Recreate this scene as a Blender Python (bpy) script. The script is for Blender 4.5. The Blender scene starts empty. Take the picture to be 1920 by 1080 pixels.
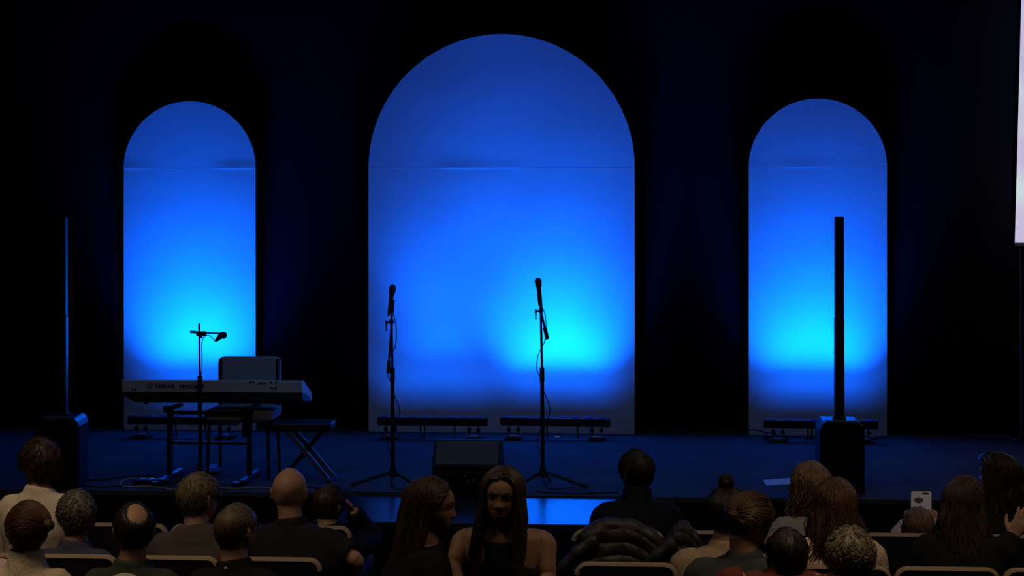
import bpy, bmesh, math, random
import numpy as np
from mathutils import Vector, Matrix, noise
R = math.radians
V = Vector
rng = random.Random(7)
scene = bpy.context.scene
COL = scene.collection

# ------------------------------------------------------------------ camera
F = 3000.0; TH = R(4.0); HZ = 440.0
CAM = V((0.0, -10.9, 1.78))
VIEW = V((-math.sin(TH), math.cos(TH), 0)); RIGHT = V((math.cos(TH), math.sin(TH), 0))
cd = bpy.data.cameras.new('camera'); cam = bpy.data.objects.new('camera', cd); COL.objects.link(cam)
cd.sensor_width = 36; cd.lens = F / 1920 * 36; cd.shift_y = -(540 - HZ) / 1920
cd.clip_end = 100
cam.location = CAM; cam.rotation_euler = (R(90), 0, TH)
scene.camera = cam

# ------------------------------------------------------------------ view + world
vs = scene.view_settings
scene.display_settings.display_device = 'sRGB'
vs.view_transform = 'Standard'; vs.look = 'None'; vs.gamma = 1; vs.exposure = 0.0; vs.use_curve_mapping = False
scene.cycles.use_denoising = True
scene.cycles.max_bounces = 6
w = bpy.data.worlds.new('world'); scene.world = w; w.use_nodes = True
w.node_tree.nodes['Background'].inputs[0].default_value = (0.02, 0.03, 0.1, 1)
w.node_tree.nodes['Background'].inputs[1].default_value = 0.05

def area(name, loc, size, power, color, target, spread=180, size_y=None):
    l = bpy.data.lights.new(name, 'AREA'); l.energy = power; l.color = color
    l.shape = 'RECTANGLE'; l.size = size; l.size_y = size_y or size; l.spread = R(spread)
    o = bpy.data.objects.new(name, l); COL.objects.link(o); o.location = loc
    o.rotation_euler = (V(target) - V(loc)).to_track_quat('-Z', 'Y').to_euler()
    return o
WARM = (1.0, 0.74, 0.48)
area('house_and_fill_light', (-3.2, -5.2, 4.9), 1.4, 16, WARM, (-3.1, -4.4, 0.3), 80)
area('house_and_fill_light', (1.6, -5.2, 4.9), 1.4, 12, WARM, (1.5, -4.4, 0.3), 78)
area('house_and_fill_light', (-0.6, -5.6, 4.9), 1.6, 5.4, (1, .82, .70), (-1.0, 1.2, 0.0), 124)  # added warm fill aimed at stage and keyboard, not a fixture of the hall
area('stage_fill', (-1.0, -0.8, 4.9), 5.0, 10, (0.08, 0.34, 1.0), (-1.0, 0.2, 0.0), 112, 1.0)  # added dim blue ceiling fill to lift the carpet, no such fixture

# ------------------------------------------------------------------ pixel helpers
def ray(px): return VIEW + RIGHT * ((px - 960) / F)
def at(px, py, d): return CAM + ray(px) * d + V((0, 0, (HZ - py) / F * d))
def on_floor(px, py, z=0.0): return at(px, py, (CAM.z - z) * F / (py - HZ))
def on_plane(px, py, Y): return at(px, py, (Y - CAM.y) / ray(px).y)

# ------------------------------------------------------------------ materials
def mat(name, col, rough=0.7, metal=0.0, spec=0.5, bump=0.0, bscale=60.0, var=0.0, vscale=8.0, emit=None, sheen=0.0, stretch=None, coat=0.0):
    m = bpy.data.materials.new(name); m.use_nodes = True
    nt = m.node_tree; b = nt.nodes['Principled BSDF']
    b.inputs['Base Color'].default_value = (*col, 1); b.inputs['Roughness'].default_value = rough
    b.inputs['Metallic'].default_value = metal; b.inputs['Specular IOR Level'].default_value = spec
    if sheen: b.inputs['Sheen Weight'].default_value = sheen
    if coat: b.inputs['Coat Weight'].default_value = coat
    tc = nt.nodes.new('ShaderNodeTexCoord'); mp = nt.nodes.new('ShaderNodeMapping')
    nt.links.new(tc.outputs['Object'], mp.inputs[0])
    if stretch: mp.inputs['Scale'].default_value = stretch
    if var:
        n = nt.nodes.new('ShaderNodeTexNoise'); n.inputs['Scale'].default_value = vscale; n.inputs['Detail'].default_value = 5
        r = nt.nodes.new('ShaderNodeValToRGB')
        r.color_ramp.elements[0].color = (*[c * (1 - var) for c in col], 1); r.color_ramp.elements[0].position = .3
        r.color_ramp.elements[1].color = (*[min(1, c * (1 + var)) for c in col], 1); r.color_ramp.elements[1].position = .7
        nt.links.new(mp.outputs[0], n.inputs['Vector']); nt.links.new(n.outputs['Fac'], r.inputs[0])
        nt.links.new(r.outputs[0], b.inputs['Base Color'])
    if bump:
        n = nt.nodes.new('ShaderNodeTexNoise'); n.inputs['Scale'].default_value = bscale; n.inputs['Detail'].default_value = 4
        bp = nt.nodes.new('ShaderNodeBump'); bp.inputs['Strength'].default_value = bump; bp.inputs['Distance'].default_value = 0.01
        nt.links.new(mp.outputs[0], n.inputs['Vector']); nt.links.new(n.outputs['Fac'], bp.inputs['Height'])
        nt.links.new(bp.outputs[0], b.inputs['Normal'])
    if emit:
        b.inputs['Emission Color'].default_value = (*emit[0], 1); b.inputs['Emission Strength'].default_value = emit[1]
    return m
M = {}
M['drape'] = mat('black_drape', (.0035, .0035, .008), .95, spec=.1, bump=.3, bscale=4)
M['ceil'] = mat('ceiling_paint', (.03, .03, .035), .9)
M['carpet'] = mat('stage_carpet', (.085, .09, .105), .95, spec=.1, bump=.5, bscale=120, var=.18, vscale=2.2)
M['fascia'] = mat('stage_fascia', (.008, .008, .012), .9, spec=.1)
M['apron'] = mat('gloss_black_floor', (.02, .02, .028), .27, spec=.36, bump=.05, bscale=3, stretch=(3, 1, 1))
M['hallfloor'] = mat('hall_carpet', (.015, .014, .016), .95, spec=.1, bump=.4, bscale=90)
M['panel'] = mat('white_panel', (.8, .8, .8), .75, spec=.2, bump=.12, bscale=1.6, var=.02, vscale=2)
M['edge'] = mat('panel_edge', (.45, .42, .4), .7)
M['black'] = mat('black_metal', (.012, .012, .016), .45, spec=.4)
M['glossblack'] = mat('glossy_black', (.012, .013, .02), .38, spec=.35)
M['blackplastic'] = mat('black_plastic', (.018, .018, .022), .55, spec=.3, bump=.1, bscale=200)
M['blackvinyl'] = mat('black_vinyl', (.02, .02, .022), .4, spec=.5)
M['monitorgrille'] = mat('monitor_panel', (.16, .14, .12), .8, bump=.3, bscale=180)
M['silver'] = mat('silver_case', (.78, .72, .68), .4, spec=.4)
M['charcoal'] = mat('charcoal_case', (.05, .05, .052), .6)
M['key'] = mat('ivory_key', (.7, .7, .68), .3)
M['ink'] = mat('dark_lettering', (.015, .014, .03), .6)
M['steel'] = mat('steel', (.5, .5, .52), .3, metal=1)
M['cable'] = mat('black_cable', (.01, .01, .012), .6)
M['whitecable'] = mat('white_cable', (.5, .47, .42), .6)
M['greyfabric'] = mat('grey_chair_fabric', (.42, .42, .38), .9, bump=.3, bscale=150)
M['paper'] = mat('paper', (.75, .75, .75), .8)
M['knob'] = mat('jack_metal', (.7, .7, .7), .3, metal=.9)
M['lens'] = mat('light_lens', (.1, .2, .5), .2)
M['tan'] = mat('tan_trim', (.33, .24, .145), .55, var=.12, vscale=6, stretch=(1, 4, 4))
M['seatback'] = mat('seat_fabric', (.012, .011, .014), .95, spec=.1, bump=.3, bscale=200)
M['redled'] = mat('red_plug', (.8, .35, .4), .6)

# ------------------------------------------------------------------ geometry soup
class Soup:
    def __init__(s): s.v = []; s.f = []; s.mi = []; s.cur = 0
    def add(s, vs_, fs_):
        o = len(s.v); s.v += [tuple(p) for p in vs_]
        s.f += [tuple(i + o for i in f) for f in fs_]; s.mi += [s.cur] * len(fs_); return s
    def box(s, c, size, rot=None):
        hx, hy, hz = [a / 2 for a in size]; rot = rot or Matrix.Identity(3); c = V(c)
        P = [c + rot @ V((x, y, z)) for x in (-hx, hx) for y in (-hy, hy) for z in (-hz, hz)]
        return s.add(P, [(0, 1, 3, 2), (4, 6, 7, 5), (0, 4, 5, 1), (2, 3, 7, 6), (0, 2, 6, 4), (1, 5, 7, 3)])
    def prism(s, poly, axis, a, b):
        """poly of 2d points, extruded along axis ('x': poly=(y,z); 'y': poly=(x,z); 'z': (x,y))"""
        def mk(p, t): return {'x': (t, p[0], p[1]), 'y': (p[0], t, p[1]), 'z': (p[0], p[1], t)}[axis]
        n = len(poly); vs_ = [mk(p, a) for p in poly] + [mk(p, b) for p in poly]
        fs_ = [tuple(range(n))[::-1], tuple(range(n, 2 * n))] + [(i, (i + 1) % n, (i + 1) % n + n, i + n) for i in range(n)]
        return s.add(vs_, fs_)
    def tube(s, pts, rad, n=8):
        pts = [V(p) for p in pts]; k = len(pts)
        rad = [rad] * k if isinstance(rad, (int, float)) else rad
        vs_ = []; u = None
        for i, p in enumerate(pts):
            t = (pts[min(i + 1, k - 1)] - pts[max(i - 1, 0)]).normalized()
            if u is None:
                u = t.orthogonal().normalized()
            else:
                u = (u - t * u.dot(t)); u = u.normalized() if u.length > 1e-6 else t.orthogonal().normalized()
            w_ = t.cross(u)
            for j in range(n):
                a = 2 * math.pi * j / n
                vs_.append(p + (u * math.cos(a) + w_ * math.sin(a)) * rad[i])
        fs_ = [(i * n + j, i * n + (j + 1) % n, (i + 1) * n + (j + 1) % n, (i + 1) * n + j) for i in range(k - 1) for j in range(n)]
        fs_ += [tuple(range(n))[::-1], tuple(range((k - 1) * n, k * n))]
        return s.add(vs_, fs_)
    def loft(s, rings, n=24, e=2.0):
        """rings: (center, semi vector a, semi vector b)"""
        vs_ = []
        for c, a, b in rings:
            c, a, b = V(c), V(a), V(b)
            for j in range(n):
                t = 2 * math.pi * j / n; ct, st = math.cos(t), math.sin(t)
                x = math.copysign(abs(ct) ** (2 / e), ct); y = math.copysign(abs(st) ** (2 / e), st)
                vs_.append(c + a * x + b * y)
        k = len(rings)
        fs_ = [(i * n + j, i * n + (j + 1) % n, (i + 1) * n + (j + 1) % n, (i + 1) * n + j) for i in range(k - 1) for j in range(n)]
        fs_ += [tuple(range(n))[::-1], tuple(range((k - 1) * n, k * n))]
        return s.add(vs_, fs_)
    def ball(s, c, r, rot=None, nu=16, nv=10):
        r = (r, r, r) if isinstance(r, (int, float)) else r
        rot = rot or Matrix.Identity(3); c = V(c); vs_ = []
        for i in range(1, nv):
            ph = math.pi * i / nv
            for j in range(nu):
                a = 2 * math.pi * j / nu
                vs_.append(c + rot @ V((r[0] * math.sin(ph) * math.cos(a), r[1] * math.sin(ph) * math.sin(a), r[2] * math.cos(ph))))
        top = len(vs_); vs_.append(c + rot @ V((0, 0, r[2]))); vs_.append(c - rot @ V((0, 0, r[2])))
        fs_ = [(i * nu + j, (i + 1) * nu + j, (i + 1) * nu + (j + 1) % nu, i * nu + (j + 1) % nu) for i in range(nv - 2) for j in range(nu)]
        fs_ += [(top, j, (j + 1) % nu) for j in range(nu)] + [(top + 1, (nv - 2) * nu + (j + 1) % nu, (nv - 2) * nu + j) for j in range(nu)]
        return s.add(vs_, fs_)
    def mesh(s, name):
        me = bpy.data.meshes.new(name); me.from_pydata(s.v, [], s.f); me.update()
        bm = bmesh.new(); bm.from_mesh(me); bmesh.ops.recalc_face_normals(bm, faces=bm.faces); bm.to_mesh(me); bm.free()
        return me
    def obj(s, name, m, parent=None, smooth=True, bevel=0.0, seg=2):
        me = s.mesh(name)
        ms = m if isinstance(m, (list, tuple)) else [m]
        for x in ms: me.materials.append(x)
        if len(ms) > 1:
            for p, i in zip(me.polygons, s.mi): p.material_index = i
        o = bpy.data.objects.new(name, me); COL.objects.link(o)
        if parent: o.parent = parent
        if smooth: shade(me)
        if bevel:
            b = o.modifiers.new('bevel', 'BEVEL'); b.width = bevel; b.segments = seg; b.limit_method = 'ANGLE'; b.angle_limit = R(35)
        return o
def shade(me, ang=38):
    me.polygons.foreach_set('use_smooth', [True] * len(me.polygons))
    try: me.set_sharp_from_angle(angle=R(ang))
    except Exception: pass

def thing(name, label, cat, loc=(0, 0, 0), rz=0.0, group=None):
    o = bpy.data.objects.new(name, None); COL.objects.link(o); o.empty_display_size = .1
    o.location = loc; o.rotation_euler = (0, 0, rz)
    return tag(o, label, cat, group)
def tag(o, label, cat, group=None):
    o['label'] = label; o['category'] = cat
    if group: o['group'] = group
    return o
def structure(o): o['kind'] = 'structure'; return o

# ------------------------------------------------------------------ the room
ZF = -0.55            # hall floor; stage floor is z = 0
X0, X1, YB, YC = -7.5, 7.5, 3.6, -15.0
def slab(name, m, lo, hi):
    c = [(a + b) / 2 for a, b in zip(lo, hi)]; sz = [b - a for a, b in zip(lo, hi)]
    return structure(Soup().box(c, sz).obj(name, m, smooth=False))
slab('floor', M['hallfloor'], (X0, YC, ZF - .1), (X1, 0.0, ZF))
slab('ceiling', M['ceil'], (X0, YC, 5.3), (X1, YB, 5.4))
slab('wall_back', M['drape'], (X0, YB, ZF), (X1, YB + .1, 5.3))
slab('wall_left', M['drape'], (X0 - .1, YC, ZF), (X0, YB, 5.3))
slab('wall_right', M['drape'], (X1, YC, ZF), (X1 + .1, YB, 5.3))
slab('wall_rear', M['ceil'], (X0, YC - .1, ZF), (X1, YC, 5.3))
st = thing('stage', 'wide dark blue grey carpeted stage platform with black front', 'stage', (0, 0, ZF)); st['kind'] = 'structure'
Soup().box((0, YB / 2, -.015 - ZF), (15, YB, .03)).obj('stage_carpet', M['carpet'], st, smooth=False)
Soup().box((0, YB / 2 + .01, (-.03 - ZF) / 2), (15, YB - .02, -.03 - ZF)).obj('stage_fascia', M['fascia'], st, smooth=False)
xa, xb = on_plane(640, 932, 0).x, on_plane(1215, 932, 0).x
ya = on_floor(940, 982, -.012).y
ap = thing('stage_apron', 'low glossy black step platform shining blue at the stage front', 'platform', ((xa + xb) / 2, 0, ZF)); ap['kind'] = 'structure'
Soup().box((0, ya / 2 - .002, -.012 - .02 - ZF), (xb - xa, -ya - .004, .04)).obj('apron_top', M['apron'], ap, smooth=False, bevel=.004)
Soup().box((0, ya / 2, (-.052 - ZF) / 2), (xb - xa - .02, -ya - .03, -.052 - ZF)).obj('apron_base', M['fascia'], ap, smooth=False)

# ------------------------------------------------------------------ arches
YP = 3.45
def arch(pxl, pxr, top_y, label, seam_seed):
    a = on_plane(pxl, 600, YP).x; b = on_plane(pxr, 600, YP).x; c = (a + b) / 2; r = (b - a) / 2
    zt = on_plane((pxl + pxr) / 2, top_y, YP).z; zs = zt - r
    t = thing('arch_panel', label, 'stage panel', (c, YP, 0))
    N = 48; rnd = random.Random(seam_seed)
    # lower sheet and upper half-round sheet, each a rounded slab with slight waves
    def sheet(name, upper):
        s = Soup(); nx, nz = 60, 40
        vs_ = []
        for k in range(nz + 1):
            for i in range(nx + 1):
                if not upper:
                    z = zs * k / nz * .9995; hw = r
                else:
                    ang = math.pi / 2 * k / nz; z = zs + .001 + r * math.sin(ang); hw = max(r * math.cos(ang), .001)
                x = -hw + 2 * hw * i / nx
                d = .006 * noise.noise(V((x * 1.5 + seam_seed, z * 1.8, 3.1)))
                near = abs(z - zs)
                d += -.013 * max(0, noise.noise(V((x * 2.2, seam_seed * 3.3, .5))) + .1) * math.exp(-(near / .05) ** 2) * (1 if upper else -.5)
                vs_.append((x, d, z))
        n0 = len(vs_); vs_ += [(x, .035, z) for x, d, z in vs_]
        W = nx + 1; fs_ = []
        for k in range(nz):
            for i in range(nx):
                q = k * W + i; fs_.append((q, q + 1, q + W + 1, q + W)); fs_.append((q + n0, q + W + n0, q + W + 1 + n0, q + 1 + n0))
        for k in range(nz):
            for i in (0, nx):
                q = k * W + i; fs_.append((q, q + W, q + W + n0, q + n0))
        for i in range(nx):
            for k in (0, nz):
                q = k * W + i; fs_.append((q, q + 1, q + 1 + n0, q + n0))
        s.add(vs_, fs_); return s.obj(name, M['panel'], t)
    sheet('lower_sheet', False); sheet('upper_sheet', True)
    f = Soup(); rr = r - .012
    path = [(-rr, .06, 0), (-rr, .06, zs)] + [(-rr * math.cos(math.pi * k / 24), .06, zs + rr * math.sin(math.pi * k / 24)) for k in range(25)] + [(rr, .06, 0)]
    for p, q in zip(path[:-1], path[1:]):
        p, q = V(p), V(q)
        if (q - p).length < 1e-4: continue
        d = (q - p).normalized(); n_ = V((0, 1, 0)).cross(d)
        rot = Matrix((d, V((0, 1, 0)), n_)).transposed()
        f.box((p + q) / 2, ((q - p).length, .045, .02), rot)
    f.box((0, .06, .02), (2 * rr, .045, .03)).box((0, .06, zs), (2 * rr, .045, .03))
    f.obj('frame', M['edge'], t, smooth=False)
    return c, r
arch(232, 479, 190, 'narrow arched white panel lit blue behind the keyboard', 1)
arch(691, 1190, 64, 'tallest and widest arched panel lit blue behind two microphones', 2)
arch(1404, 1663, 185, 'narrow arched white panel lit blue behind a column speaker', 3)

# ------------------------------------------------------------------ LED bars
BLUE = (0.0, 0.112, 1.0)
def light_bar(pxl, pxr, spots, label, tilt=0.0, base_y=823):
    pc = on_floor((pxl + pxr) / 2, base_y)
    L = (on_plane(pxr, 790, pc.y).x - on_plane(pxl, 790, pc.y).x)
    t = thing('light_bar', label, 'stage light', (pc.x, pc.y, 0), 0, 'bar lights at the foot of the arches')
    t.rotation_euler = (0, 0, 0)
    h = Soup().box((0, 0, .153), (L, .075, .072), Matrix.Rotation(tilt, 3, 'Y')).obj('housing', M['black'], t, smooth=False, bevel=.006)
    for k in range(8):
        x = (k - 3.5) * L / 8.2
        Soup().loft([((x, .004, .188), (.04, 0, 0), (0, .028, 0)), ((x, .008, .198), (.036, 0, 0), (0, .024, 0))], 16).obj('lens', M['lens'], t)
    for sx in (-.36, .36):
        Soup().box((sx * L * 1.05, 0, .012), (.15, .20, .024)).obj('base_plate', M['blackplastic'], t, smooth=False, bevel=.005)
        Soup().box((sx * L * 1.05, -.02, .03), (.09, .09, .014)).obj('foot_pad', M['steel'], t, smooth=False, bevel=.003)
        for q in (-.04, .04):
            b = Soup().tube([(sx * L * 1.05 + q, 0, .02), (sx * L * 1.05 + q, 0, .125)], .005, 8).obj('bracket', M['black'], t)
            Soup().tube([(sx * L * 1.05 + q, -.042, .085), (sx * L * 1.05 + q, -.012, .085)], [.019, .016], 10).obj('knob', M['blackplastic'], b)
    for q in (-.11, -.075, .19):
        Soup().tube([(q, .01, .12), (q + .006, .02, .04), (q, .05, .008)], .007, 6).obj('power_lead', M['cable'], t)
    for (dx, dy, aim_x, aim_z, power, size, blend) in spots:
        l = bpy.data.lights.new('bar_beam', 'SPOT'); l.energy = power; l.color = BLUE; l.spot_size = R(size); l.spot_blend = blend
        l.shadow_soft_size = .03
        o = bpy.data.objects.new('bar_beam', l); COL.objects.link(o); o.parent = t
        o.location = (dx, dy, .22)
        o.rotation_euler = (V((aim_x, YP - pc.y, aim_z)) - V((dx, dy, .22))).to_track_quat('-Z', 'Y').to_euler()
    return t
def row(a, b, z, p, size, n=5): return [(a + (b - a) * k / (n - 1), 0, a + (b - a) * k / (n - 1), z, p, size, 1) for k in range(n)]
light_bar(241, 447, row(-.34, .36, 1.38, 98, 72, 6) + row(-.34, .36, .9, 7, 90) + row(-.3, .36, .65, 3.4, 98) + [(.05, 0, .05, 3.0, 8, 70, 1)], 'black bar light behind the keyboard stand', base_y=821)
light_bar(708, 914, row(-.22, .28, 1.9, 26, 72) + row(-.36, .42, .9, 4.5, 90) + row(-.36, .42, .65, 3, 98) + [(.1, 0, .08, 2.4, 80, 44, 1), (-.2, 0, -.1, 4.2, 125, 56, 1)], 'black bar light under the shorter microphone stand', base_y=823)
light_bar(938, 1144, row(-.34, .38, 1.38, 112, 72, 6) + row(-.34, .4, .9, 7, 90) + row(-.34, .4, .65, 3.4, 98) + [(.1, 0, -.2, 3.8, 50, 56, 1)], 'black bar light right behind the taller microphone stand', tilt=R(.5), base_y=824)
light_bar(1432, 1645, row(-.38, .24, 1.48, 82, 72, 6) + row(-.34, .4, .9, 6, 90) + row(-.34, .4, .65, 3.4, 98) + [(.36, 0, .36, 1.25, 100, 64, 1)], 'black bar light behind the tall column speaker', base_y=829)

# ------------------------------------------------------------------ column speakers
def column_speaker(px, base_y, label, rz):
    p = on_floor(px, base_y)
    t = thing('column_speaker', label, 'speaker', (p.x, p.y + .19, 0), rz, 'slim column speakers on subwoofers')
    W, D, H = .305, .38, .495
    s = Soup()
    prof = [(-W / 2, .02), (-W / 2 + .01, 0), (W / 2 - .01, 0), (W / 2, .02), (W / 2, H - .06), (W / 2 - .012, H - .025), (W / 2 - .035, H), (-W / 2 + .035, H), (-W / 2 + .012, H - .025), (-W / 2, H - .06)]
    s.prism(prof, 'y', -D / 2, D / 2).obj('subwoofer', M['glossblack'], t, smooth=False, bevel=.008)
    Soup().box((0, -.13, H + .002), (W * .72, .07, .008)).obj('top_panel', M['monitorgrille'], t, smooth=False, bevel=.003)
    Soup().box((0, .19, .26), (W * .86, .012, .4)).obj('grille', M['blackplastic'], t, smooth=False, bevel=.004)
    Soup().box((0, .02, H + .008), (.085, .10, .03)).obj('column_socket', M['blackplastic'], t, smooth=False, bevel=.004)
    Soup().box((0, .02, H + .36), (.066, .085, .70)).obj('column_lower', M['glossblack'], t, smooth=False, bevel=.008)
    Soup().box((0, .02, H + 1.06), (.062, .082, .70)).obj('column_upper', M['glossblack'], t, smooth=False, bevel=.008)
    return t
column_speaker(1581, 928, 'slim black column speaker on subwoofer before an arched panel', R(-2))
column_speaker(98, 918, 'slim black column speaker on subwoofer behind the person in cream shirt', R(9))

# ------------------------------------------------------------------ wedge monitor
p = on_floor(874, 930)
t = thing('floor_monitor', 'black wedge monitor speaker facing away between the microphones', 'speaker', (p.x, p.y + .02, 0))
prof = [(0, 0), (.40, 0), (.42, .05), (.17, .365), (.12, .365), (0, .20)]
Soup().prism(prof, 'x', -.235, .235).obj('cabinet', M['blackplastic'], t, smooth=False, bevel=.006)
sl = math.atan2(.165, .12)
Soup().box((0, .058, .282), (.43, .185, .012), Matrix.Rotation(sl, 3, 'X')).obj('rear_cover', M['monitorgrille'], t, smooth=False, bevel=.005)
Soup().box((0, .295, .215), (.42, .012, .34), Matrix.Rotation(math.atan2(.25, .315), 3, 'X')).obj('grille', M['black'], t, smooth=False, bevel=.003)
Soup().box((.0, -.004, .10), (.22, .012, .12)).obj('jack_plate', M['black'], t, smooth=False, bevel=.003)
for x, z, r_ in ((-.01, .135, .010), (.012, .10, .009), (.05, .105, .011), (-.005, .085, .007)):
    Soup().tube([(x, -.012, z), (x, -.006, z)], r_, 12).obj('jack', M['knob'], t)
Soup().box((-.241, .12, .24), (.012, .09, .04)).obj('side_handle', M['black'], t, smooth=False, bevel=.004)

# ------------------------------------------------------------------ mic parts
def microphone(parent, c, d, s=1.0):
    """c: centre of the head ball, d: direction the mic points"""
    d = V(d).normalized(); c = V(c)
    m = bpy.data.objects.new('microphone_body', Soup().tube([c - d * .20 * s, c - d * .18 * s, c - d * .05 * s, c - d * .03 * s], [.008, .011, .017, .022], 14).mesh('microphone_body'))
    m.data.materials.append(M['black']); shade(m.data); COL.objects.link(m); m.parent = parent
    q = d.to_track_quat('Z', 'Y').to_matrix()
    Soup().ball(c, (.026 * s, .026 * s, .030 * s), q, 18, 12).obj('microphone_head', M['steelmesh'], parent)
    Soup().tube([c - d * .028 * s, c - d * .018 * s], .0255, 18).obj('ring', M['steel'], m)
M['steelmesh'] = mat('mic_grille', (.12, .12, .14), .4, metal=.8, bump=.6, bscale=400)
def tripod(parent, z0, legs, lean=.0):
    Soup().tube([(0, 0, z0 - .03), (0, 0, z0 + .05)], [.035, .018], 12).obj('tripod_hub', M['blackplastic'], parent)
    for a, L_ in legs:
        x, y = math.cos(R(a)) * L_, math.sin(R(a)) * L_
        lg = Soup().tube([(0, 0, z0), (x * .93, y * .93, .02), (x, y, .012)], [.011, .010, .010], 8).obj('leg', M['black'], parent)
        Soup().tube([(x * .9, y * .9, .022), (x * 1.03, y * 1.03, .012)], [.013, .012], 8).obj('rubber_foot', M['blackplastic'], lg)
def stand_mic(px, base_y, pole_top_y, mic_y, mic_dx, boom_end, boom_tip_dx, label, legs, lean=0.0, clip_side=-1):
    p = on_floor(px, base_y); d = (p - CAM).dot(VIEW); sc = F / d
    t = thing('microphone_stand', label, 'microphone stand', (p.x, p.y, 0))
    Z = lambda y: (base_y - y) / sc
    X = lambda dx: dx / sc
    zh = Z(pole_top_y)
    tripod(t, .105, legs)
    Soup().tube([(0, 0, .06), (X(-lean * .4), 0, .78)], .0145, 12).obj('lower_pole', M['black'], t)
    Soup().tube([(X(-lean * .4), 0, .74), (X(-lean * .42), 0, .84)], [.018, .017], 12).obj('height_clutch', M['blackplastic'], t)
    Soup().tube([(X(-lean * .4), 0, .8), (X(-lean), 0, zh)], .009, 10).obj('upper_pole', M['black'], t)
    hx = X(-lean)
    c = Soup().ball((hx, 0, zh), (.016, .018, .024))
    c.tube([(hx, -.02, zh), (hx, .02, zh)], .016, 12)
    cl = c.obj('boom_clutch', M['blackplastic'], t)
    k = Soup(); xk = hx + clip_side * .035
    k.tube([(hx, -.01, zh - .005), (xk, -.01, zh - .005)], .006, 8).tube([(xk, -.01, zh + .008), (xk, -.01, zh - .055)], [.009, .0035], 8).ball((xk, -.01, zh - .058), .007)
    k.obj('clamp_handle', M['black'], t)
    # boom from counterweight through the clutch to the mic
    mz = Z(mic_y); mx = X(mic_dx)
    top = V((mx, .0, mz)); tip = V((hx + X(boom_tip_dx), .02, Z(boom_end)))
    dirm = (top - V((hx, 0, zh))).normalized()
    Soup().tube([tip, (hx, .004, zh), top - dirm * .11], .0075, 8).obj('boom', M['black'], t)
    bt = (V((hx, 0, zh)) - tip).normalized()
    Soup().tube([tip, tip + bt * .085], .014, 10).obj('counterweight', M['blackplastic'], t)
    Soup().tube([top - dirm * .17, top - dirm * .08], [.015, .017], 10).obj('mic_clip', M['blackplastic'], t)
    mic = thing('microphone', 'black handheld microphone atop ' + ('the shorter straight stand by the wedge speaker' if px < 850 else 'the taller stand before the bright patch'), 'microphone', p)
    microphone(mic, top, dirm + V((.25 if px < 850 else -.05, -.25, .2)) * .6)
    # mic cable looping round the pole
    cp = []
    z = mz - .18; r_ = random.Random(int(px))
    loops = [(.02, .02), (.035, .10), (.03, .26), (-.02, .38), (-.03, .5), (.0, .58), (.012, .66), (.055, .80), (.035, .93), (-.02, 1.0), (-.03, 1.10), (.0, 1.22), (-.01, 1.3)]
    cp = [(mx * .6, -.015, mz - .16)] + [(hx * (1 - q / 1.6) + a, -.022, mz - .18 - q * (mz - .3) / 1.3) for a, q in loops]
    cp += [(.03, -.10, .012), (.10, -.16, .008), (.22, -.06, .008)]
    cb = smooth_path(cp, 5)
    tag(Soup().tube(cb, .0035, 6).obj('microphone_cable', M['cable']), 'thin black cable looping down the ' + ('shorter' if px < 850 else 'taller') + ' microphone stand', 'cable').location = p
    return t
def smooth_path(P, n=6):
    P = [V(p) for p in P]; out = []
    Q = [P[0] * 2 - P[1]] + P + [P[-1] * 2 - P[-2]]
    for i in range(1, len(Q) - 2):
        a, b, c, d = Q[i - 1:i + 3]
        for k in range(n):
            t = k / n
            out.append(.5 * ((2 * b) + (c - a) * t + (2 * a - 5 * b + 4 * c - d) * t * t + (3 * b - a - 3 * c + d) * t ** 3))
    out.append(P[-1]); return out
stand_mic(737, 912, 603, 541, -1, 700, -7, 'black microphone stand with boom folded straight, the shorter of two', [(188, .29), (352, .17), (-86, .12)], lean=3)
stand_mic(1018, 912, 582, 528, -9, 636, 12, 'black microphone stand with boom angled, the taller of two', [(182, .16), (-12, .31), (80, .22)], lean=4)

# ------------------------------------------------------------------ keyboard, stand, boom mic
KY = on_floor(460, 905).y
kp = on_plane(397, 713, KY)
kb = thing('synthesizer', 'long silver stage keyboard seen from behind on its stand', 'keyboard', (kp.x, KY, 0), R(1.0))
d0 = (kp - CAM).dot(VIEW); ksc = F / d0
KL = 342 / ksc / 2
zt, zm, zb = 1.78 - (713 - HZ) / ksc, 1.78 - (736 - HZ) / ksc, 1.78 - (757 - HZ) / ksc
up = [(0, zm), (0, zt - .006), (.012, zt), (.06, zt - .004), (.37, zt - .115), (.385, zt - .135), (.385, zm - .105)]
Soup().prism(up + [(.3, zm - .06)], 'x', -KL, KL).obj('upper_case', M['silver'], kb, smooth=False, bevel=.004)
low = [(.004, zm - .002), (.3, zm - .062), (.385, zm - .107), (.385, zb - .035), (.06, zb), (.015, zb + .02)]
s = Soup(); n = len(low)
vs_ = []
for x, k in ((-KL + .002, 0), (-KL + .08, 1), (KL - .03, 1), (KL - .002, .6)):
    for y, z in low: vs_.append((x, y, z if z > zb + .03 else z + (1 - k) * .045))
fs_ = [(i * n + j, i * n + (j + 1) % n, (i + 1) * n + (j + 1) % n, (i + 1) * n + j) for i in range(3) for j in range(n)] + [tuple(range(n))[::-1], tuple(range(3 * n, 4 * n))]
s.add(vs_, fs_).obj('lower_case', M['charcoal'], kb, smooth=False, bevel=.002)
a_ = math.atan2(-.111, .31)
for k in range(52):
    x = KL - .07 - (k + .5) * (2 * KL - .22) / 52
    Soup().box((x, .31, zt - .083), ((2 * KL - .22) / 52 - .0015, .14, .012), Matrix.Rotation(a_, 3, 'X')).obj('white_key', M['key'], kb, smooth=False)
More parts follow.
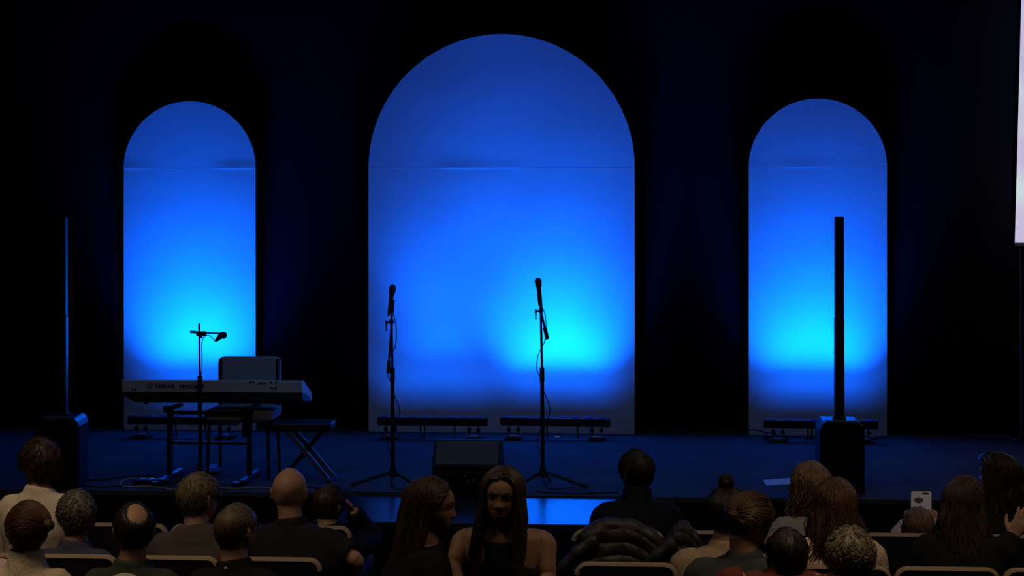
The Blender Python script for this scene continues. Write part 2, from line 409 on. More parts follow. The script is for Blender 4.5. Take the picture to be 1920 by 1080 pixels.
for k in range(52):
    if k % 7 in (2, 6): continue
    x = KL - .07 - (k + 1) * (2 * KL - .22) / 52
    Soup().box((x, .28, zt - .066), (.012, .085, .016), Matrix.Rotation(a_, 3, 'X')).obj('black_key', M['black'], kb, smooth=False)
Soup().box((0, .15, zt - .032), (KL * 1.5, .10, .006), Matrix.Rotation(a_, 3, 'X')).obj('control_panel', M['charcoal'], kb, smooth=False)
def text_mesh(txt, size, name, m, parent, loc, sx=1.0, ext=.0006):
    cu = bpy.data.curves.new('t', 'FONT'); cu.body = txt; cu.size = size; cu.extrude = ext; cu.offset = .0006
    o = bpy.data.objects.new('t', cu); COL.objects.link(o)
    dg = bpy.context.evaluated_depsgraph_get(); me = bpy.data.meshes.new_from_object(o.evaluated_get(dg))
    bpy.data.objects.remove(o)
    me.transform(Matrix.Rotation(R(90), 4, 'X') @ Matrix.Diagonal((sx, 1, 1, 1)))
    me.materials.clear(); me.materials.append(m); me.name = name
    o = bpy.data.objects.new(name, me); COL.objects.link(o); o.parent = parent; o.location = loc
    return o
def kx(px): return (px - 397) / ksc
zl = 1.78 - (728 - HZ) / ksc
text_mesh('YAMAHA', .044, 'maker_lettering', M['ink'], kb, (kx(288), -.0012, zl), .84)
mo = text_mesh('mox8', .052, 'model_lettering', M['ink'], kb, (kx(335), -.0012, zl), 1.5)
s = Soup(); cx, cz = kx(279.5), zl + .016
ringp = [(cx + .019 * math.cos(a), -.001, cz + .019 * math.sin(a)) for a in [2 * math.pi * k / 24 for k in range(25)]]
s.tube(ringp, .0018, 6)
for a in (90, 210, 330):
    s.tube([(cx, -.001, cz), (cx + .017 * math.cos(R(a)), -.001, cz + .017 * math.sin(R(a)))], .0016, 6)
s.obj('tuning_fork_emblem', M['ink'], kb)
for px, py, w_, h_ in ((471, 716, 7, 2), (477, 716.5, 4, 2), (487, 718, 4, 2.6), (493, 718, 3, 2.6), (498, 718, 3, 2.6), (509, 716.5, 4, 3), (519, 717, 4, 3), (510, 726.5, 4, 3), (518, 727, 5, 3), (253, 730, 2, 8), (247, 731, 4, 3)):
    Soup().box((kx(px), 0, 1.78 - (py - HZ) / ksc), (w_ / ksc, .004, h_ / ksc)).obj('port', M['black'], kb, smooth=False)
Soup().tube([(kx(513), -.02, zl + .006), (kx(513), .0, zl + .006)], .005, 8).obj('plug', M['knob'], kb)
for x in (-KL * .75, KL * .72): Soup().tube([(x, .05, zb - .012), (x, .05, zb + .002)], .015, 10).obj('rubber_foot', M['blackplastic'], kb)

# stand: two T legs, arms, crossbars
sp = on_floor(387, 905)
ks = thing('keyboard_stand', 'black folding stand carrying the silver keyboard', 'keyboard stand', (sp.x, sp.y, 0), R(1.0))
def sxx(px): return (px - 387) / ksc
for px in (311, 463):
    x = sxx(px)
    lg = Soup().box((x, .10, (zb - .05) / 2), (.034, .05, zb - .03)).obj('upright', M['black'], ks, smooth=False, bevel=.004)
    ft = Soup().box((x + .005, .10, .03), (.04, .56, .035)).obj('foot', M['black'], ks, smooth=False, bevel=.004)
    Soup().box((x - .02, -.20, .022), (.075, .05, .03), Matrix.Rotation(R(30), 3, 'Z')).obj('foot_cap', M['glossblack'], ft, smooth=False, bevel=.008)
    Soup().box((x, .20, zb - .046), (.05, .36, .022)).obj('support_arm', M['black'], ks, smooth=False, bevel=.004)
    Soup().box((x + .01, .02, zb - .04), (.075, .035, .05)).obj('lock_knob', M['blackplastic'], ks, smooth=False, bevel=.01)
xm = (sxx(311) + sxx(463)) / 2; L_ = sxx(463) - sxx(311)
zc = (905 - 834) / ksc
Soup().box((xm, .10, zc), (L_, .03, .022)).obj('crossbar', M['black'], ks, smooth=False, bevel=.003)
Soup().box((xm, .10, zb - .075), (L_, .03, .026)).obj('crossbar', M['black'], ks, smooth=False, bevel=.003)
Soup().box((sxx(460), .07, (905 - 800) / ksc), (.07, .03, .16)).obj('ratchet_plate', M['black'], ks, smooth=False, bevel=.004)

# boom mic by the keyboard
bp_ = on_floor(375, 909); bs = F / (bp_ - CAM).dot(VIEW)
bt_ = thing('microphone_stand', 'black boom stand with level arm reaching over the keyboard', 'microphone stand', (bp_.x, bp_.y, 0))
zz = lambda y: (909 - y) / bs
tripod(bt_, .10, [(200, .2), (320, .2), (80, .2)])
Soup().tube([(.004, 0, .05), (0, 0, zz(720))], .014, 10).obj('lower_pole', M['black'], bt_)
Soup().tube([(0, 0, zz(725)), (0, 0, zz(705))], .018, 10).obj('height_clutch', M['blackplastic'], bt_)
Soup().tube([(0, 0, zz(720)), (-.006, 0, zz(606))], .0075, 8).obj('upper_pole', M['black'], bt_)
Soup().box((.01, 0, zz(625.5)), (.075, .03, .034)).obj('boom_clutch', M['blackplastic'], bt_, smooth=False, bevel=.01)
Soup().tube([(-.005, -.012, zz(626)), (.02, -.015, zz(633))], [.012, .008], 8).obj('clamp_handle', M['black'], bt_)
Soup().tube([(-.068, 0, zz(622.5)), (.16, .01, zz(625.5))], .006, 8).obj('boom', M['black'], bt_)
Soup().tube([(-.07, 0, zz(622.4)), (-.03, 0, zz(622.8))], .0095, 8).obj('counterweight', M['blackplastic'], bt_)
mc = thing('microphone', 'black microphone hanging from the level boom arm', 'microphone', bp_)
Soup().tube([(.105, -.005, zz(639)), (.118, 0, zz(638)), (.15, .008, zz(629))], [.006, .012, .021], 12).obj('microphone_body', M['black'], mc)
Soup().ball((.165, .01, zz(628.5)), (.028, .024, .026)).obj('microphone_head', M['steelmesh'], mc)
tag(Soup().tube(smooth_path([(.115, -.004, zz(639)), (.06, -.008, zz(628.5)), (.02, -.018, zz(640)), (.018, -.018, zz(690)), (-.01, -.018, zz(760)), (.02, -.018, zz(830)), (.0, -.02, .06), (.05, -.06, .008), (.2, -.03, .008)], 5), .0032, 6).obj('microphone_cable', M['cable']), 'thin black cable hanging from the level boom microphone', 'cable').location = bp_

# ------------------------------------------------------------------ grey chair behind the keyboard
cp = on_floor(455, 893); cs = F / (cp - CAM).dot(VIEW)
ch = thing('upholstered_chair', 'grey padded chair standing behind the keyboard', 'chair', (cp.x, cp.y + .05, 0), R(180 + 2))
def rslab(c, size, r_, axis='y', n=6):
    """rounded-corner slab, thin along axis"""
    w_, h_, tck = size; poly = []
    for sx, sy, a0 in ((1, 1, 0), (-1, 1, 90), (-1, -1, 180), (1, -1, 270)):
        for k in range(n + 1):
            a = R(a0 + 90 * k / n); poly.append((c[0] + sx * (w_ / 2 - r_) + r_ * math.cos(a), c[1] + sy * (h_ / 2 - r_) + r_ * math.sin(a)))
    return Soup().prism(poly, axis, c[2] - tck / 2, c[2] + tck / 2)
bk = rslab((0, .665, -.21), (.475, .40, .06), .05).obj('backrest', M['greyfabric'], ch, smooth=False, bevel=.018, seg=3)
rslab((0, .02, .465), (.50, .46, .075), .05, 'z').obj('seat', M['greyfabric'], ch, smooth=False, bevel=.02, seg=3)
for sx in (-1, 1):
    Soup().tube([(sx * .215, .20, .43), (sx * .225, .23, 0)], .0125, 8).obj('leg', M['black'], ch)
    Soup().tube([(sx * .215, -.18, .85), (sx * .215, -.17, .43), (sx * .225, -.21, 0)], .0125, 8).obj('leg', M['black'], ch)
Soup().tube([(-.215, .20, .42), (.215, .20, .42)], .01, 8).obj('seat_rail', M['steel'], ch)

# ------------------------------------------------------------------ bench
bp2 = on_floor(560, 908); b2 = F / (bp2 - CAM).dot(VIEW)
bn = thing('keyboard_bench', 'black padded bench on crossed legs beside the keyboard', 'bench', (bp2.x, bp2.y + .16, 0), R(4))
zs = (908 - 795) / b2
rslab((.0, .0, zs - .028), (.44, .30, .055), .03, 'z').obj('seat', M['blackvinyl'], bn, smooth=False, bevel=.012, seg=3)
M['littube'] = mat('lit_black_tube', (.30, .31, .34), .28, spec=.8, metal=.5)  # black leg made paler: the arch light falling on it is in the colour
for y in (-.12, .12):
    Soup().box((.055, y, zs * .45), (.034, .024, .53), Matrix.Rotation(R(-40), 3, 'Y')).obj('cross_leg', M['littube'], bn, smooth=False, bevel=.004)
for y in (-.09, .15):
    Soup().box((.0, y, zs * .45), (.028, .022, .50), Matrix.Rotation(R(40), 3, 'Y')).obj('cross_leg', M['black'], bn, smooth=False, bevel=.004)
Soup().tube([(.02, -.13, zs * .45), (.02, .16, zs * .45)], .012, 8).obj('pivot_bolt', M['black'], bn)
for x in (-.15, .21): Soup().box((x, .01, .015), (.03, .36, .028)).obj('foot_bar', M['black'], bn, smooth=False, bevel=.004)

# ------------------------------------------------------------------ floor bits
def floor_cable(pts, r_, m, label, name='floor_cable'):
    P = [on_floor(x, y) + V((0, 0, r_)) for x, y in pts]
    o = Soup().tube(smooth_path(P, 6), r_, 6).obj(name, m)
    return tag(o, label, 'cable')
floor_cable([(310, 902), (262, 897), (234, 901), (226, 910), (240, 914), (280, 913), (312, 918), (330, 920), (352, 914), (400, 915), (440, 918), (480, 915), (520, 918)], .006, M['whitecable'], 'pale cable lying along the stage edge under the keyboard')
floor_cable([(146, 900), (190, 901), (230, 896), (290, 893)], .005, M['cable'], 'black cable from the speaker toward the keyboard stand, farther one')
floor_cable([(146, 909), (180, 914), (215, 913), (250, 912)], .005, M['cable'], 'black cable from the speaker toward the keyboard stand, nearer one')
floor_cable([(560, 912), (640, 922), (700, 925), (760, 924), (800, 918)], .005, M['cable'], 'black cable on the carpet before the shorter microphone stand')
floor_cable([(1005, 923), (1060, 927), (1110, 926), (1160, 924)], .005, M['cable'], 'black cable on the carpet before the taller microphone stand')
P = [on_plane(1404, 805, 3.2), on_plane(1420, 806, 3.2)]
def cable_pts(pts, r_, label):
    return tag(Soup().tube(smooth_path(pts, 6), r_, 6).obj('floor_cable', M['cable']), label, 'cable')
cable_pts([on_floor(1395, 818) + V((0, .1, .03)), on_plane(1415, 806, 3.1), on_plane(1440, 812, 3.05), on_floor(1480, 822) + V((0, 0, .02)), on_floor(1530, 823) + V((0, 0, .006)), on_floor(1650, 824) + V((0, 0, .006))], .006, 'black cable arching off the floor by the arch behind a column speaker')
def power_strip(px, py, label, w_=.22):
    p = on_floor(px, py); t = thing('power_strip', label, 'power strip', p, R(8))
    Soup().box((0, 0, .02), (w_, .07, .04)).obj('housing', M['blackplastic'], t, smooth=False, bevel=.006)
    for k in range(3): Soup().box(((k - 1) * w_ * .27, 0, .041), (.04, .04, .006)).obj('socket', M['steel'], t, smooth=False, bevel=.002)
power_strip(285, 909, 'black power strip on the floor under the keyboard', .26)
power_strip(1455, 824, 'black power strip at the foot of the right hand arch', .2)
p = on_floor(398, 888)
t = thing('sustain_pedal', 'small black pedal on the floor beneath the keyboard', 'pedal', p)
Soup().box((0, 0, .02), (.12, .18, .03)).obj('pedal_base', M['blackplastic'], t, smooth=False, bevel=.008)
Soup().box((0, .02, .045), (.06, .13, .01), Matrix.Rotation(R(8), 3, 'X')).obj('pedal_plate', M['blackplastic'], t, smooth=False, bevel=.003)
q = [on_floor(1430, 901), on_floor(1494, 899), on_floor(1490, 908), on_floor(1437, 911)]
s = Soup(); c = sum(q, V()) / 4
s.add([v - c + V((0, 0, .001)) for v in q] + [v - c + V((0, 0, .004 + (.01 if i == 1 else 0))) for i, v in enumerate(q)], [(3, 2, 1, 0), (4, 5, 6, 7), (0, 1, 5, 4), (1, 2, 6, 5), (2, 3, 7, 6), (3, 0, 4, 7)])
o = s.obj('paper_sheet', M['paper'], smooth=False); o.location = c; tag(o, 'white paper sheet lying on the stage carpet', 'paper')
for k, (px, py) in enumerate(((1666, 812), )):
    pass
p = on_floor(1632, 822)
tag(Soup().box((0, 0, .012), (.05, .03, .02)).obj('wall_plug', M['redled'], smooth=False, bevel=.004), 'small pale pink plug beside the right arch foot', 'plug').location = p
p = on_floor(1045, 822)
tag(Soup().box((0, 0, .01), (.05, .04, .02)).obj('cable_connector', M['knob'], smooth=False, bevel=.004), 'small silver connector on the floor by the central arch', 'connector').location = p

# ------------------------------------------------------------------ projection screen
ys = on_floor(1915, 826).y
pl = on_plane(1903, 455, ys)
sc_ = thing('projection_screen', 'glowing pale projection screen in a black frame on legs', 'screen', (pl.x, ys, 0))
zb_ = pl.z; W_, H_ = 3.2, 2.3
m = bpy.data.materials.new('projected_image'); m.use_nodes = True; nt = m.node_tree; b = nt.nodes['Principled BSDF']
b.inputs['Base Color'].default_value = (.6, .6, .6, 1); b.inputs['Roughness'].default_value = .9
tc = nt.nodes.new('ShaderNodeTexCoord'); nz_ = nt.nodes.new('ShaderNodeTexNoise'); nz_.inputs['Scale'].default_value = 1.6; nz_.inputs['Detail'].default_value = 1
cr = nt.nodes.new('ShaderNodeValToRGB'); cr.color_ramp.elements[0].position = .3; cr.color_ramp.elements[0].color = (.36, .42, .62, 1)
cr.color_ramp.elements[1].position = .7; cr.color_ramp.elements[1].color = (.62, .78, .74, 1)
e_ = cr.color_ramp.elements.new(.5); e_.color = (.58, .52, .72, 1)
nt.links.new(tc.outputs['Object'], nz_.inputs['Vector']); nt.links.new(nz_.outputs['Fac'], cr.inputs[0]); nt.links.new(cr.outputs[0], b.inputs['Emission Color'])
b.inputs['Emission Strength'].default_value = .95
sh = .03
vs_ = [(0, -.002, zb_), (W_, -.002, zb_), (W_ + .06, -.002, zb_ + H_), (.06, -.002, zb_ + H_)]
s = Soup(); s.add(vs_ + [(x, .004, z) for x, y, z in vs_], [(0, 1, 2, 3), (7, 6, 5, 4), (0, 4, 5, 1), (1, 5, 6, 2), (2, 6, 7, 3), (3, 7, 4, 0)]); s.obj('screen_surface', m, sc_, smooth=False)
s = Soup(); s.tube([(-.02, .01, zb_ - .03), (.04, .01, zb_ + H_ + .03), (W_ + .08, .01, zb_ + H_ + .03), (W_ + .02, .01, zb_ - .03), (-.02, .01, zb_ - .03)], .022, 4); s.obj('frame', M['black'], sc_)
for x in (.06, W_ - .06):
    Soup().tube([(x, .03, zb_ - .02), (x, .03, .03)], .014, 8).obj('leg', M['steel'] if x < 1 else M['steel'], sc_)
    Soup().box((x, .03, .015), (.04, .7, .03)).obj('foot', M['black'], sc_, smooth=False, bevel=.004)
floor_cable([(1888, 825), (1896, 823), (1905, 827), (1915, 824), (1919, 829), (1930, 827)], .006, M['whitecable'], 'pale coiled cable at the foot of the projection screen')

# ------------------------------------------------------------------ chairs of the hall
ROWA, ROWB, ROWC = -2.57, -3.40, -4.23
def hall_chair(cx, Y, label, group):
    t = thing('hall_chair', label, 'chair', (cx, Y, ZF), 0, group)
    w_ = .455; zt_ = .82
    rslab((0, .58, .0), (w_ - .01, .42, .035), .05).obj('backrest', M['seatback'], t, smooth=False, bevel=.01)
    path = [(-w_ / 2 + .05 * (1 - math.cos(R(a))), 0, .738 + .048 * math.sin(R(a))) for a in (0, 20, 40, 60, 75, 90)]
    path += [(-x, y, z) for x, y, z in path[::-1]]
    s = Soup(); s.tube(path, .014, 8); s.v = [(x, y * 1.7, z) for x, y, z in s.v]; s.obj('top_trim', M['tan'], t)
    rslab((0, .235, .43), (w_ - .02, .43, .06), .04, 'z').obj('seat', M['seatback'], t, smooth=False, bevel=.012)
    for sx in (-1, 1):
        Soup().tube([(sx * .215, .0, .66), (sx * .215, .02, .40), (sx * .22, -.03, 0)], .012, 8).obj('leg', M['black'], t)
        Soup().tube([(sx * .215, .42, .41), (sx * .22, .44, 0)], .012, 8).obj('leg', M['black'], t)
    return t
pitch = .492
rB_l = on_plane(607, 1045, ROWB).x; rB_r = on_plane(1075, 1045, ROWB).x
rA_l = on_plane(662, 985, ROWA).x; rA_r = on_plane(1070, 985, ROWA).x
lbB = ['hall chair at the aisle end, behind the bald man in black', 'hall chair behind the person in the grey hooded fleece', 'hall chair behind the grey haired person in navy', 'hall chair partly hidden by the cream turtleneck at the frame edge']
for k in range(4): hall_chair(rB_l - pitch * (k + .5), ROWB, lbB[k], 'tan topped hall chairs, second visible row')
lbB = ['empty hall chair by the aisle behind the draped puffer coat', 'hall chair hidden mostly by the person in grey green', 'hall chair behind the woman in cream with long brown hair', 'hall chair behind the woman in black with long dark hair', 'hall chair at the frame edge with only its tan corner showing']
for k in range(5): hall_chair(rB_r + pitch * (k + .5), ROWB, lbB[k], 'tan topped hall chairs, second visible row')
lbA = ['hall chair at the aisle end beside the person resting head on hand', 'hall chair ahead of the bald man in black', 'hall chair ahead of the grey hooded fleece', 'hall chair with its tan top showing between the navy sweater and the balding man', 'hall chair at the frame edge beyond the cream shirt']
for k in range(5): hall_chair(rA_l - pitch * (k + .5), ROWA, lbA[k], 'tan topped hall chairs, row nearest the stage')
lbA = ['hall chair under the large dark puffer coat', 'hall chair hidden behind the bun haired person in beige', 'hall chair of the blonde person in pale sweater', 'hall chair with its tan top showing before the child with a phone', 'hall chair of the person with sunglasses on the head', 'hall chair at the frame edge ahead of the raised hand']
for k in range(6): hall_chair(rA_r + pitch * (k + .5), ROWA, lbA[k], 'tan topped hall chairs, row nearest the stage')

# ------------------------------------------------------------------ people
def remeshed(soup, voxel, smooth_it, name):
    me = soup.mesh(name)
    o = bpy.data.objects.new('tmp', me); COL.objects.link(o)
    r = o.modifiers.new('r', 'REMESH'); r.mode = 'VOXEL'; r.voxel_size = voxel; r.use_smooth_shade = True
    if smooth_it:
        s_ = o.modifiers.new('s', 'SMOOTH'); s_.factor = .5; s_.iterations = smooth_it
    dg = bpy.context.evaluated_depsgraph_get(); out = bpy.data.meshes.new_from_object(o.evaluated_get(dg))
    bpy.data.objects.remove(o); bpy.data.meshes.remove(me); out.name = name
    out.polygons.foreach_set('use_smooth', [True] * len(out.polygons))
    return out
def wrinkle(me, amp, sc_=9.0, seed=0.0, stretch=(1, 1, .55)):
    n = len(me.vertices); co = np.zeros(n * 3); me.vertices.foreach_get('co', co); co = co.reshape(-1, 3)
    no = np.zeros(n * 3); me.vertices.foreach_get('normal', no); no = no.reshape(-1, 3)
    for i in range(n):
        p = co[i]
        q = V((p[0] * sc_ * stretch[0] + seed, p[1] * sc_ * stretch[1], p[2] * sc_ * stretch[2]))
        a = noise.noise(q); b_ = noise.noise(q * 2.3 + V((5, 1, 7)))
        k = (1 - abs(a) * 2.2) * .6 + b_ * .5
        co[i] = p + no[i] * (k * amp)
    me.vertices.foreach_set('co', co.ravel()); me.update()

def stube(s, P, Rd, n=16):
    q = smooth_path([V((r_, 0, 0)) for r_ in Rd], 4); s.tube(smooth_path(P, 4), [max(.004, a.x) for a in q], n)
def g(x, s_): return math.exp(-(x / s_) ** 2)
def skull(d, off=0.0, face=True):
    px, py, pz = d
    t = max(0.0, -pz)
    x = .076 * px * (1 - .30 * t ** 1.6); y = (.100 if py < 0 else .094) * py; z = .120 * pz
    if py < 0: y *= 1 - .50 * t ** 1.2
    else: y *= 1 + .62 * t ** 2.2
    if pz > 0:
        k = 1 + .13 * math.sin(math.pi * min(1, pz)); x *= k; y *= k
    if face and py > 0:
        ax = abs(x); f = 0.0
        nz = (0.022 - z) / .048
        if -.1 < nz < 1.25:
            h = max(0, min(1, nz)) ** 1.15 * .024
            if nz > 1: h *= max(0, 1 - (nz - 1) / .2)
            f += h * g(x, .0085 + .005 * max(0, min(1, nz)))
        f += .007 * g(ax - .013, .006) * g(z + .026, .008)
        f += -.0095 * g(ax - .031, .017) * g(z - .008, .0115)
        f += .0035 * g(ax - .028, .02) * g(z - .029, .007)
        f += .0055 * g(x, .022) * (g(z + .050, .0055) + g(z + .063, .006)) - .003 * g(x, .024) * g(z + .0565, .0028)
        f += .005 * g(x, .018) * g(z + .098, .015)
        f += .004 * g(ax - .045, .02) * g(z + .025, .022)
        y += f * min(1, py * 3)
    p = V((x, y, z))
    if off: p = p + V((d[0], d[1], d[2])).normalized() * off
    return p
def hairline(d):
    """lowest pz of scalp at this azimuth (0 = front)"""
    az = math.atan2(abs(d[0]), d[1])
    K = [(0, .69), (.5, .63), (.9, .38), (1.25, .12), (1.5, .02), (1.75, -.10), (2.1, -.32), (2.6, -.50), (3.15, -.55)]
    for (a0, h0), (a1, h1) in zip(K[:-1], K[1:]):
        if az <= a1: return h0 + (h1 - h0) * (az - a0) / (a1 - a0)
    return -.55
def sph(az, pol): return V((math.sin(pol) * math.sin(az), math.sin(pol) * math.cos(az), math.cos(pol)))  # az 0 = front
def strands(paths, rad, n=3):
    s = Soup()
    for P in paths:
        k = len(P); rr = [rad * (1 - .75 * (i / (k - 1)) ** 2) for i in range(k)]
        s.tube(P, rr, n)
    return s
def tube_fast(paths, rad, taper=.7):
    """paths: (N, K, 3) array -> one mesh of three-sided strands"""
    P = np.asarray(paths, float); N, K, _ = P.shape
    T = np.gradient(P, axis=1); T /= np.linalg.norm(T, axis=2, keepdims=True) + 1e-9
    up = np.array([.31, .17, .93]); U = np.cross(T, up); U /= np.linalg.norm(U, axis=2, keepdims=True) + 1e-9
    W_ = np.cross(T, U)
    rr = np.asarray(rad, float).reshape(-1, 1) * (1 - taper * (np.linspace(0, 1, K)[None, :]) ** 2)
    rings = [P + rr[..., None] * (math.cos(a) * U + math.sin(a) * W_) for a in (0, 2.094, 4.189)]
    Vv = np.stack(rings, axis=2).reshape(-1, 3)
    idx = np.arange(N * K * 3).reshape(N, K, 3); fs_ = []
    for j in range(3):
        a = idx[:, :-1, j]; b_ = idx[:, :-1, (j + 1) % 3]; c_ = idx[:, 1:, (j + 1) % 3]; d_ = idx[:, 1:, j]
        fs_.append(np.stack([a, b_, c_, d_], -1).reshape(-1, 4))
    return Vv.tolist(), np.concatenate(fs_).tolist()

HAIRMAT = {}
def hairmat(col):
    if col not in HAIRMAT:
        HAIRMAT[col] = mat('hair_%d' % len(HAIRMAT), col, .5, spec=.35, var=.35, vscale=30, stretch=(1, 1, .25))
    return HAIRMAT[col]
def make_hair(style, hs, Hm, root, col, seed, opts):
    """Hm: 4x4 head matrix (local to person)"""
    rd = random.Random(seed); s = Soup()
    thick = opts.get('thick', {'short': .012, 'buzz': .004, 'ring': .006, 'bald': .002, 'curly': .022, 'long': .014, 'bun': .012}[style])
    crown = V((0, -.45, .89)).normalized()
    bald = opts.get('bald', 0)
    def ok(d, slack=0.0):
        if d.z < hairline(d) + slack: return False
        if style == 'ring' and (d - V(opts.get('bc', (0, -.25, .97))).normalized()).length < bald * rd.uniform(.82, 1.08): return False
        if style == 'ring' and d.y > .2 and d.z > .45: return False
        return True
    # base shell
    nu, nv = 64, 36; idx = {}; vs_ = []; fs_ = []
    def depth(d):
        m_ = d.z - hairline(d)
        if style == 'ring': m_ = min(m_, (d - V(opts.get('bc', (0, -.25, .97))).normalized()).length - bald, (.2 - d.y) if d.z > .45 else 1)
        return m_
    for i in range(nv + 1):
        for j in range(nu):
            d = sph(2 * math.pi * j / nu, math.pi * i / nv); m_ = depth(d)
            k = max(0.0, min(1.0, (m_ + .06) / .22)); k = k * k * (3 - 2 * k)
            bump_ = 1 + opts.get('lump', .25) * noise.noise(d * 5 + V((seed, 0, 0)))
            idx[i, j] = len(vs_); vs_.append(skull(d, -.006 + (thick * bump_ * .8 + .006) * k, False) * 1.0 if m_ > -.12 else None)
    vv = [p for p in vs_]; remap = {}; out = []
    for q, p in enumerate(vv):
        if p is not None: remap[q] = len(out); out.append(p)
    for i in range(nv):
        for j in range(nu):
            q = [idx[i, j], idx[i + 1, j], idx[i + 1, (j + 1) % nu], idx[i, (j + 1) % nu]]
            if all(a in remap for a in q): fs_.append([remap[a] for a in q])
    if style != 'bald': s.add([p * hs for p in out], fs_)
    # strands
    n = opts.get('n', {'short': 900, 'buzz': 500, 'ring': 350, 'bald': 60, 'curly': 900, 'long': 900, 'bun': 700}[style])
    paths = []; rads = []; tries = 0
    K = 12 if style in ('long', ) else 7
    while len(paths) < n and tries < n * 12:
        tries += 1
        d = V((rd.gauss(0, 1), rd.gauss(0, 1), rd.gauss(0, 1))).normalized()
        if not ok(d, .02): continue
        P = []
        if style in ('short', 'buzz', 'ring', 'bald', 'curly'):
            ax = crown.cross(d)
            ax = ax.normalized() if ax.length > .05 else V((1, 0, 0))
            tw = opts.get('twist', .25); step = opts.get('len', {'short': .42, 'buzz': .16, 'ring': .2, 'bald': .1, 'curly': .30}[style]) / (K - 1) * rd.uniform(.7, 1.2)
            jit = V((rd.gauss(0, 1), rd.gauss(0, 1), rd.gauss(0, 1))) * (.22 if style != 'curly' else .5)
            ax = (ax + jit).normalized(); lift = rd.uniform(.25, 1.25); ph = rd.uniform(0, 6.28); dd = d.copy()
            for k in range(K):
                t = k / (K - 1)
                off = thick * (.45 + .75 * lift * math.sin(math.pi * min(1, t * .75 + .1)))
                p = skull(dd, off, False)
                if style == 'curly':
                    u = dd.orthogonal().normalized(); w_ = dd.cross(u)
                    p += (u * math.cos(ph + t * 8) + w_ * math.sin(ph + t * 8)) * .008 * t
                P.append(p); dd = (Matrix.Rotation(step, 3, ax) @ dd)
            rads.append({'short': .0016, 'buzz': .0009, 'ring': .0012, 'bald': .0006, 'curly': .0018}[style] * rd.uniform(.7, 1.5))
        elif style == 'bun':
            bc = V(opts.get('bun', (0, -.85, .35))).normalized()
            for k in range(K):
                t = k / (K - 1); dd = d.slerp(bc, t * .96) if d.dot(bc) > -.98 else d
                P.append(skull(dd, thick * (.8 + .4 * math.sin(math.pi * t)) * rd.uniform(.9, 1.1), False))
            rads.append(.0022 * rd.uniform(.7, 1.4))
        else:  # long
            az = math.atan2(d.x, -d.y)      # 0 = back
            pol = math.acos(max(-1, min(1, d.z)))
            amax = opts.get('open', 1.9); L = opts.get('L', .32) * rd.uniform(.82, 1.08)
            az2 = max(-amax, min(amax, az * opts.get('gather', 1.0))) + rd.gauss(0, .05)
            k1 = 6; pol2 = 1.62 + rd.gauss(0, .13); lay = rd.uniform(.3, 1.15)
            for k in range(k1):
                t = k / (k1 - 1); fr = abs(az) > 1.5; a = az + (az2 - az) * (t ** (.55 if fr else 1.2)); q = pol + (pol2 - pol) * (t ** (2.2 if fr else 1)) if pol < pol2 else pol + .02 * k
                dd = V((math.sin(q) * math.sin(a), -math.sin(q) * math.cos(a), math.cos(q)))
                P.append(skull(dd, thick * (.5 + .6 * lay) * (1 if t > .2 else .7), False))
            e_ = P[-1].copy(); sx = e_.x; wv = opts.get('wave', .012); ph = rd.uniform(0, 6.3) ; fl = opts.get('flare', .5); bk = opts.get('backout', .06)
            fx = opts.get('front', 0.0)
            for k in range(1, K - k1 + 1):
                t = k / (K - k1)
                x = sx * (1 + fl * t ** 1.3) + wv * math.sin(ph * .3 + t * 7 + az * 2) + .012 * rd.gauss(0, 1) * t
                y = e_.y - bk * t * (1 if e_.y < .02 else -.2) + fx * t * (1 if abs(az) > 1.3 else 0) + wv * .6 * math.cos(ph * .3 + t * 6)
                P.append(V((x, y, e_.z - L * t)))
            rads.append(.0042 * rd.uniform(.6, 1.3))
        paths.append([[c * hs for c in p] for p in P])
    if paths:
        v_, f_ = tube_fast(np.array(paths), np.array(rads) * hs, .55 if style == 'long' else .7); s.add(v_, f_)
    if style == 'bun' and opts.get('bunr', .03):
        bc = V(opts.get('bun', (0, -.85, .35))).normalized(); r_ = opts.get('bunr', .03)
        c = skull(bc, thick + r_ * .7, False)
        s.ball(c * hs, (r_ * hs, r_ * hs, r_ * .85 * hs))
        for k in range(60):
            a0 = rd.uniform(0, 6.28); ax = V((rd.gauss(0, 1), rd.gauss(0, 1), rd.gauss(0, 1))).normalized(); u = ax.orthogonal().normalized(); w_ = ax.cross(u)
            s.tube([(c + (u * math.cos(a0 + t * .5) + w_ * math.sin(a0 + t * .5)) * r_ * 1.03) * hs for t in range(5)], .0035 * hs, 4)
    s.v = [tuple(Hm @ V(p)) for p in s.v]
    me = s.mesh('hair'); me.materials.append(hairmat(col)); me.polygons.foreach_set('use_smooth', [True] * len(me.polygons))
    o = bpy.data.objects.new('hair', me); COL.objects.link(o); o.parent = root; return o

